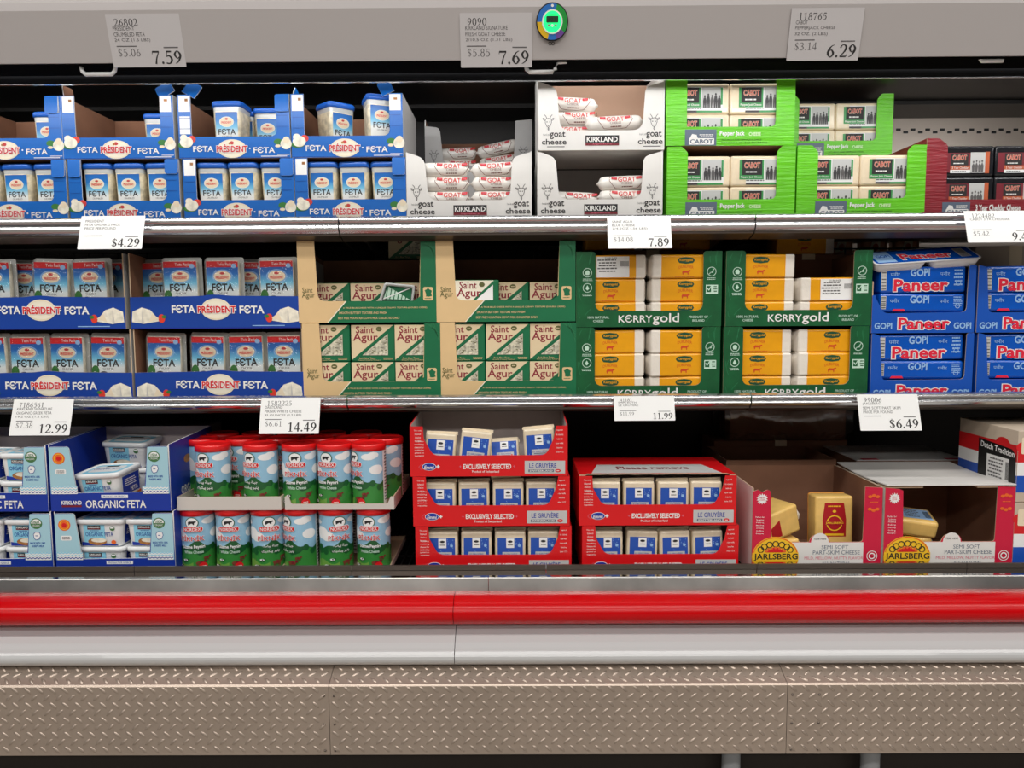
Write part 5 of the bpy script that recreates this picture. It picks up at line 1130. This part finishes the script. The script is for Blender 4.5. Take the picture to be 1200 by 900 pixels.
# ---------------------------------------------------------------- gruyere
def d_gr(pn):
    pn.text('EXCLUSIVELY SELECTED', -2, 11.8, 57, 5.6, 'white', 2, bold=.03); pn.text('+', -34, 11.8, 3, 3, 'pink_text', 2); pn.text('+', 30, 11.8, 3, 3, 'pink_text', 2)
    pn.text('Product of Switzerland', -4, 5.8, 32, 2.8, 'white', 2, bold=.01)
    pn.ell(-71, 11.8, 8.4, 4.6, 'paper', 2); pn.ell(-71, 11.8, 7.8, 4.1, 'of_blue', 3); pn.text('Emmi', -71, 11.2, 11, 4, 'white', 4, shear=.2, bold=.02); pn.ring(-80, 11.5, 3.6, .5, 'pink_text', 2, 4); pn.text('+', -60.5, 11.8, 3.4, 3.4, 'white', 2, bold=.05)
    pn.rect(66.5, 10.8, 48, 15.4, 'photo_grey', 2); pn.text('LE GRUYÈRE', 64, 13.4, 32, 7, 'of_blue', 3, bold=.01); pn.rect(62, 6.4, 30, 3, 'slate', 3); pn.text('SWITZERLAND', 62, 6.4, 27, 2, 'white', 4, bold=.02); pn.ell(82, 6.4, 3.4, 2, 'red', 3, 12); pn.rect(82, 6.4, 3, .8, 'white', 4)
    for i, s_ in enumerate(['The only', 'blend', 'choice', 'in taste']): pn.text(s_, -84, 55-4*i, 7 if i else 9, 2.2, 'white', 2)
    for i, s_ in enumerate(['The perfect', 'melting', 'cheese for', 'sandwiches', 'grated on', 'vegetables']): pn.text(s_, -82.5, 42-3.4*i, 11, 2.1, 'white', 2)
    for i, s_ in enumerate(['aged', 'in caves', 'made with', 'raw milk', 'lactose free', 'since 1115']): pn.text(s_, 84, 55-5.2*i, 9 if i % 2 else 7, 2., 'white', 2)
gro = [(-93.5, 0), (93.5, 0), (93.5, 60), (80, 60), (77, 45), (68, 25, 7), (-66, 25, 7), (-77, 45), (-78, 60), (-93.5, 60)]
GR = carton(KD, 187, 60, 112, gro, d_gr, 'gr_red', 'inner_grey', 'gr_red', 'gr_red', hb=60)
GRT = carton(KD, 187, 60, 112, gro, d_gr, 'gr_red', 'inner_grey', 'gr_red', 'gr_red', hb=68, hs=62)
def torn_lid(parts, t, D):
    mb = MB(); k = KD; rng = random.Random(9)
    P = [(-92, 0), (92, 0)]+[(90-i*180/24, 0) for i in range(0)]
    bot = [(92, 110), (-92, 110)]
    fr_ = [(-84+i*168/20, 8+rng.uniform(-1.4, 1.4)) for i in range(21)]
    o = [(-93, 2), (-86, 2)]+fr_+[(86, 2), (93, 2), (93, 111), (-93, 111)]
    mb.prism(sc(o, k), 'z', 60*k, 60*k+.003, 'carton_edge', 'inner_grey', 'gr_red')
    pn = Pen(mb, k, lambda u, v, l: (u, v, 60*k+.003+.0004*l))
    pn.poly([(-78, 9), (78, 9), (66, 62), (-66, 62)], 'photo_grey', 1); pn.text('Please remove', 0, 40, 88, 16, 'maroon', 2, bold=.02)
    parts.append(('torn_lid', mb.mesh('torn_lid'), None, 'red lid with a torn grey edge'))
GRL = carton(KD, 187, 60, 112, gro, d_gr, 'gr_red', 'inner_grey', 'gr_red', 'gr_red', hb=60, extra=torn_lid)
def gr_pack():
    k = KD; mb = MB(); mb.soft(-18.5*k, 18.5*k, 0, 24*k, 0, 50*k, 2.5*k, 'gr_cheese')
    mb.prism(sc([(-19.5, 48.5), (19.5, 49), (19, 53), (-18.5, 52)], k), 'y', 11*k, 11.6*k, 'gr_cheese'); bd = mb.mesh('wrapped_block'); mb = MB(); pn = Pen(mb, k)
    pn.rect(0, 27, 30.5, 31, 'gr_blue', 1); pn.rect(0, 36, 9.6, 11.5, 'paper', 2); pn.ell(0, 38, 3, 1.4, 'ink', 3, 10); pn.micro(0, 34, 7, 2.2, 1, 'ink', 3)
    pn.rect(1, 22, 21, 6.4, 'photo_grey', 2); pn.text('LE GRUYÈRE', 0, 22.8, 17, 2.4, 'of_blue', 3); pn.rect(0, 20.3, 14, .9, 'slate', 3); pn.rect(9, 20.6, 2, 1.4, 'red', 3); pn.rect(0, 14.4, 30.5, 4.6, 'red', 2); pn.micro(0, 14.4, 22, 2, 1, 'pink_text', 3)
    rng = random.Random(2)
    for i in range(24):
        x, z = rng.uniform(-14, 14), rng.uniform(18, 41)
        if abs(x) > 6 or z < 28: pn.ell(x, z, .45, .45, 'pale_blue', 2, 6)
    pn.ell(11, 33, 1.8, 1.8, 'pale_blue', 2, 12)
    return ('gruyere_pack', 'cheese', [('wrapped_block', bd, None, None), ('label', mb.mesh('label'), 0, 'blue label with white square')])
GP = gr_pack()
g_gr = 'vacuum packed gruyere blocks'; g_grc = 'red gruyere cartons'
H6 = 60*KD+.001
ga = [at(GR, 578.5, 665, YD, ZD, 'red gruyere carton at the bottom of the stack of three', group=g_grc), at(GR, 576, 614, YD, ZD+H6, 'red gruyere carton in the middle of the stack of three', group=g_grc), at(GRT, 573, 554, YD, ZD+2*H6, 'red gruyere carton at the top of the stack of three', group=g_grc)]
gb = [at(GR, 773.5, 665, YD, ZD, 'red gruyere carton at the bottom of the stack of two', rz=.0, group=g_grc), at(GRL, 770.5, 612, YD, ZD+H6, 'red gruyere carton with a torn lid, on the stack of two', group=g_grc)]
def gfill(b, nm, spec):
    for (x, z, y, rx, ry, rz, o_) in spec: inside_of(b, KD, x, y, z, GP, f'{o_} gruyere block in the {nm} red carton', (rx, ry, rz), g_gr)
n3_ = 'bottom red carton of the three'; 
def row4(b, nm, zs_, xs_=(-62, -21, 20, 60), tl=(0, 0, 0, 0)):
    for i in range(4):
        inside_of(b, KD, xs_[i], .014+.003*(i % 2), zs_[i], GP, f'{ords[i]} gruyere block from the left in the {nm}', (-.03, tl[i], random.uniform(-.05, .05)), g_gr)
row4(ga[0], 'bottom carton of the taller red stack', (1.2, 1.2, 1.2, 1.2)); row4(ga[1], 'middle carton of the taller red stack', (1.2,)*4); row4(gb[0], 'bottom carton of the shorter red stack', (1.2,)*4, tl=(0, .03, -.02, -.03)); row4(gb[1], 'lidded carton of the shorter red stack', (1.2,)*4)
for i, (x, z, y, rx, ry) in enumerate(((-61, -3, .02, -.14, .07), (-20, 0, .012, -.10, .12), (19, 4, .02, -.85, -.06), (62, 3, .012, -.06, -.06))):
    inside_of(ga[2], KD, x, y, z+3, GP, f'{ords[i]} gruyere block from the left in the top carton of the taller red stack', (rx, ry, 0), g_gr)

# ---------------------------------------------------------------- swiss style wheels in magenta and white cartons
def d_jb(pn):
    pn.rect(0, 19.4, 112, 38.6, 'white_carton', 1); pn.ell(4, 38.8, 10.6, 11.4, 'white_carton', 1)
    c = (-49, 21); pn.ell(c[0], c[1], 28, 25, 'jb_gold', 3, 30); pn.ring(c[0], c[1], 27.4, 1.2, 'orange', 4, 30, 24.4)
    for i in range(7):
        a = math.radians(22+22.5*i)
        for sg in (1, -1):
            pn.ring(c[0]+19*math.cos(a), c[1]+sg*(5+11*math.sin(a)), 4., 1.1, 'ink', 5, 12); pn.ell(c[0]+12*math.cos(a), c[1]+sg*(5+6.5*math.sin(a)), 1.6, 1.6, 'orange', 5, 8)
    for sg in (1, -1): pn.poly([(c[0]-11, c[1]+sg*6), (c[0]+11, c[1]+sg*6), (c[0]+4, c[1]+sg*12), (c[0]-4, c[1]+sg*12)], 'red', 5)
    pn.rect(c[0], c[1], 55, 11.5, 'jb_gold', 6); pn.text('JARLSBERG', c[0]+.5, c[1], 52, 9, 'ink', 7, bold=.02)
    pn.text('SEMI SOFT', 22, 33, 32, 4.6, 'slate', 2); pn.text('PART-SKIM CHEESE', 24, 26.5, 56, 5, 'slate', 2); pn.text('MILD, MELLOW, NUTTY FLAVOR', 21, 19.4, 70, 4.2, 'pink_text', 2); pn.text('ALL NATURAL', 24, 13, 34, 4.2, 'slate', 2)
    pn.text('TEAR HERE', 4, 43, 15, 2.2, 'ink', 2)
    for i in range(14):
        a = 2*math.pi*i/14; pn.poly([(-66+7*math.cos(a+.22), 92+7*math.sin(a+.22)), (-66+4.5*math.cos(a+.45), 92+4.5*math.sin(a+.45)), (-66, 92), (-66+4.5*math.cos(a), 92+4.5*math.sin(a))], 'paper', 2)
    pn.text('NEW', -66, 93.4, 6, 2, 'jb_red', 3); pn.text('LOOK', -66, 90.8, 6, 2, 'jb_red', 3)
    for i, s_ in enumerate(['Perfect for:', 'Sandwiches', 'Melting', 'Baking', 'Snacking', 'Grilling', 'Recipes']): pn.text(s_, -68, 70-3.4*i, 9 if i else 11, 2., 'paper', 2)
    for i in range(3): pn.ell(62+i*4.5, 94+(1.4 if i == 1 else 0), 2.6, 2, 'orange', 2, 10); pn.ell(62+i*4.5, 79-(1.4 if i == 1 else 0), 2.6, 2, 'orange', 2, 10)
    pn.micro(66.5, 87.5, 12, 2.4, 1, 'orange', 2); pn.ring(66.5, 22, 6.4, .8, 'paper', 2, 20); pn.ring(66.5, 22, 4, 1.4, 'paper', 2, 16); pn.micro(66.5, 22, 7, 1.8, 1, 'jb_red', 3)
jbo = [(-77, 0), (77, 0), (77, 105), (56, 106), (55, 39, 4), (16, 39), (14, 46, 4), (4, 50, 5), (-6, 46, 4), (-9, 39), (-54, 39, 3), (-56, 101), (-60, 103), (-66, 100), (-71, 103), (-77, 101)]
JBO = carton(KD, 154, 105, 140, jbo, d_jb, 'jb_red', 'carton_brown', 'white_carton', 'carton_edge', hb=105, hs=105)
def jb_lid(parts, t, D):
    k = KD; mb = MB(); n = 8
    P0 = []; 
    for i in range(n+1):
        y = -.004+(D+.004)*i/n; P0.append((y, 106*k+.0035-.010*math.sin(math.pi*i/n)*(.6 if i < n else 0)))
    o = P0+[(y, z+.003) for y, z in P0[::-1]]
    mb.prism(o, 'x', -76.5*k, 76.5*k, 'white_carton'); parts.append(('top_flap', mb.mesh('top_flap'), None, 'white top flap'))
    for s in (-1, 1):
        mb = MB(); mb.box(min(s*76, s*32)*k, max(s*76, s*32)*k, .002, .05, 104.2*k, 104.2*k+.0025, 'carton_edge'); parts.append(('under_flap', mb.mesh('under_flap'), None, None))
JBC = carton(KD, 154, 104, 140, [p for p in jbo[:-3]]+[(-77, 105)], d_jb, 'jb_red', 'carton_brown', 'white_carton', 'carton_edge', hb=104, hs=104, extra=jb_lid)
g_jb = 'magenta and white cheese cartons'
ja = at(JBO, 956, 662, YD, ZD, 'open magenta and white carton with two yellow cheeses', rz=0, group=g_jb)
jc = at(JBC, 1110, 662, YD, ZD, 'magenta and white carton with a white flap over it', rz=-.0, group=g_jb)
Yj = 2.355
def plain_open(w, h, d, label, loc, flapm=None):
    k = 1.; t = .003; parts = []
    for (nm, a) in (('front_panel', (-w/2, w/2, 0, t)), ('back_panel', (-w/2, w/2, d-t, d)), ('side_panel', (-w/2, -w/2+t, t, d-t)), ('side_panel', (w/2-t, w/2, t, d-t))):
        mb = MB(); mb.box(a[0], a[1], a[2], a[3], 0, h, 'carton_brown'); parts.append((nm, mb.mesh(nm), None, None))
    mb = MB(); mb.box(-w/2+t, w/2-t, t, d-t, 0, t, 'carton_brown'); parts.append(('base_panel', mb.mesh('base_panel'), None, None))
    if flapm:
        mb = MB(); mb.box(-w/2, w/2, -.002, d, h+.0005, h+.0035, flapm); mb.box(w/2-.06, w/2-.004, -.0024, .02, h+.0036, h+.0042, 'jb_red'); mb.box(-w/2+.02, -w/2+.07, -.0024, .02, h+.0036, h+.0042, 'jb_red'); parts.append(('top_flap', mb.mesh('top_flap'), None, 'pale top flap'))
    return spawn(('open_carton', 'carton', parts), label, loc)
hj = WZ(545, Yj)-ZD
plain_open(.34, hj+.012, .25, 'open plain brown carton in the second row behind the magenta one', (WX(915, 560, Yj), Yj, ZD))
plain_open(.34, hj+.008, .255, 'flapped carton in the second row behind the white topped one', (WX(1067, 560, Yj), Yj, ZD), 'white_carton')
def jb_wedge(w, h, d, lab, wrapped):
    k = KD; mb = MB(); mb.soft(-w/2*k, w/2*k, 0, d*k, 0, h*k, 3*k, 'jb_cheese'); bd = mb.mesh('cheese_wedge'); parts = [('cheese_wedge', bd, None, None)]
    mb = MB(); mb.soft(-w/2*k*1.01, w/2*k*1.01, d*k*.9, d*k*1.02, -.0004, h*k*1.005, 3*k, 'jb_rind'); parts.append(('rind', mb.mesh('rind'), None, 'orange rind'))
    mb = MB(); pn = Pen(mb, k)
    if lab:
        z = lambda t: h*(.40+.50*t)
        pn.poly([(-w*.30, z(0)), (w*.30, z(0)), (w*.31, z(.5)), (w*.25, z(1)), (-w*.25, z(1)), (-w*.31, z(.5))], 'jb_label', 1); pn.ring(0, z(.4), w*.21, w*.03, 'jb_gold', 2, 20); pn.rect(0, z(.4), w*.5, h*.05, 'jb_label', 3); pn.text('JARLSBERG', 0, z(.4), w*.46, h*.035, 'jb_gold', 4, bold=.02); pn.ell(0, z(.75), w*.05, h*.02, 'jb_gold', 2, 10); pn.micro(0, z(.9), w*.34, h*.04, 1, 'jb_gold', 2); pn.rect(0, z(.06), w*.5, h*.03, 'jb_gold', 2)
    else:
        pn.poly([(-w*.5+4, 4), (-w*.1, 4), (-w*.12, h*.7), (-w*.5+4, h*.5)], 'jb_label', 1)
    parts.append(('label', mb.mesh('label'), 0, 'dark red label'))
    if wrapped:
        mb = MB(); rng = random.Random(5); S = []
        for (x, q) in ((w/2-.5, 1), (w/2+1.5, .7), (w/2+4, .5), (w/2+6.5, .75)):
            S.append([(x*k+rng.uniform(-1, 1)*k, d*k*.5+d*k*.46*q*math.cos(t)+rng.uniform(-1, 1)*k, h*k*.5+h*k*.46*q*math.sin(t)+rng.uniform(-1, 1)*k) for t in [2*math.pi*i/12 for i in range(12)]])
        mb.loft(S, 'kg_seal', False, True); parts.append(('wrap_end', mb.mesh('wrap_end'), None, 'crumpled clear wrap end'))
    return ('cheese_wedge', 'cheese', parts)
W1 = jb_wedge(47, 84, 26, True, False); W2 = jb_wedge(50, 35, 40, False, True); W3 = jb_wedge(40, 36, 40, False, True)
inside_of(ja, KD, 36, .075, 1.8, W1, 'yellow cheese standing with a dark red label, open magenta carton', (-.06, .0, 0), 'yellow holed cheeses')
inside_of(ja, KD, -33, .035, 1.6, W3, 'wrapped yellow cheese lying low at left, open magenta carton', (0, 0, .1), 'yellow holed cheeses')
inside_of(ja, KD, -31, .035, 40.5, W2, 'wrapped yellow cheese tilted on another, open magenta carton', (0, -.22, .45), 'yellow holed cheeses')
# a wrapped wedge seen from its price sticker in the lidded carton
mb = MB(); k = KD; mb.soft(-24*k, 24*k, 0, 40*k, 0, 22*k, 4*k, 'jb_cheese'); bd = mb.mesh('cheese_wedge'); mb = MB(); pn = Pen(mb, k, lambda u, v, l: (u, v, 22*k+.0004*l)); pn.rect(2, 20, 34, 26, 'pale_blue', 1); pn.micro(-3, 20, 20, 20, 5, 'grey_ink', 2)
for i in range(8): pn.rect(12+i*.9, 20, .45, 18, 'ink', 2)
inside_of(jc, KD, -27, .05, 1.6, W3, 'yellow cheese lying under the stickered one in the flapped magenta carton', (0, 0, -.05), 'yellow holed cheeses')
inside_of(jc, KD, -28, .05, 37.9, ('cheese_wedge', 'cheese', [('cheese_wedge', bd, None, None), ('sticker', mb.mesh('sticker'), 0, 'pale blue price sticker')]), 'yellow cheese with a price sticker inside the flapped magenta carton', (.22, .10, -.15), 'yellow holed cheeses')
# ---------------------------------------------------------------- tricolour boxes at the right edge
def dutch():
    k = KD; w, h, d = 120, 86, 120; mb = MB(); mb.soft(-w/2*k, w/2*k, 0, d*k, 0, h*k, 1*k, 'dutch_tan', 2); bd = mb.mesh('carton_body')
    mb = MB(); out = []
    for nm, mp in (('front_print', lambda u, v, l: (u-w/2*k, -.0004*l, v)), ('side_print', lambda u, v, l: (-w/2*k-.0004*l, d*k-u, v))):
        mb = MB(); pn = Pen(mb, k, mp); L = w if nm[0] == 'f' else d
        pn.rect(L/2, 58, L-.5, 20, 'dutch_red', 1); pn.rect(L/2, 40, L-.5, 16, 'paper', 1); pn.rect(L/2, 22, L-.5, 20, 'dutch_blue', 1)
        pn.ell(L-28 if nm[0] == 's' else 12, 66, 14, 8, 'dutch_red', 1)
        x = L-36 if nm[0] == 's' else 8
        if nm[0] == 's':
            pn.poly([(L-76, 20), (L-2, 14), (L-2, 56), (L-10, 62), (L-76, 66)], 'black', 2); pn.text('Dutch Tradition', L-38, 58, 66, 7, 'paper', 3, bold=.02, rot=-.05); pn.rect(L-36, 34, 44, 30, 'paper', 3); pn.micro(L-40, 34, 30, 26, 6, 'grey_ink', 4)
            for i in range(9): pn.rect(L-20+i*.9, 34, .45, 22, 'ink', 4)
        else: pn.rr(22, 68, 36, 20, 2, 'cream', 2); pn.micro(22, 68, 24, 10, 2, 'grey_ink', 3)
        out.append((nm, mb.mesh(nm), 0, None))
    return ('tricolour_carton', 'carton', [('carton_body', bd, None, None)]+out)
DU = dutch(); xd = WX(1189, 600, 2.0)+60*KD
for i, z in enumerate((ZD, ZD+86*KD+.0008)):
    spawn(DU, f'red, white and blue carton at the right edge, {("lower", "upper")[i]} of two', (xd, 2.0, z), (0, 0, 0), 'tricolour cartons')
# ---------------------------------------------------------------- dark goods at the back of the well
mb = MB(); rng = random.Random(8); N = 14
secs = []
for i in range(N+1):
    t = i/N; secs.append([(-.22+.44*t, y, z+.012*math.sin(t*9+y*20)*(1 if z > .05 else 0)) for (y, z) in ((0, 0), (0, .10), (.02, .155+.01*math.sin(t*7)), (.12, .165), (.16, .15), (.16, 0))])
mb.loft(secs, 'wrap'); wr = mb.mesh('plastic_wrap'); mb = MB(); mb.soft(-.20, .20, .012, .15, 0, .145, .004, 'carton_brown'); bd = mb.mesh('carton_body')
zb_ = WZ(518, 2.62)
plain_carton(.46, zb_-ZD, .17, 'brown carton at the back of the well, under the wrapped one', (WX(915, 520, 2.62), 2.62, ZD))
spawn(('wrapped_carton', 'carton', [('carton_body', bd, None, None), ('plastic_wrap', wr, None, 'loose clear plastic wrap')]), 'plastic wrapped brown carton at the back of the well', (WX(925, 500, 2.62), 2.622, zb_+.0008))
for i, (px, Y, hh) in enumerate(((60, 2.42, .30), (170, 2.42, .33))):
    plain_carton(.30, hh, .25, f'grey carton behind the organic feta, {("left", "right")[i]} one', (WX(px, 520, Y), Y, ZD), 'grey_carton')
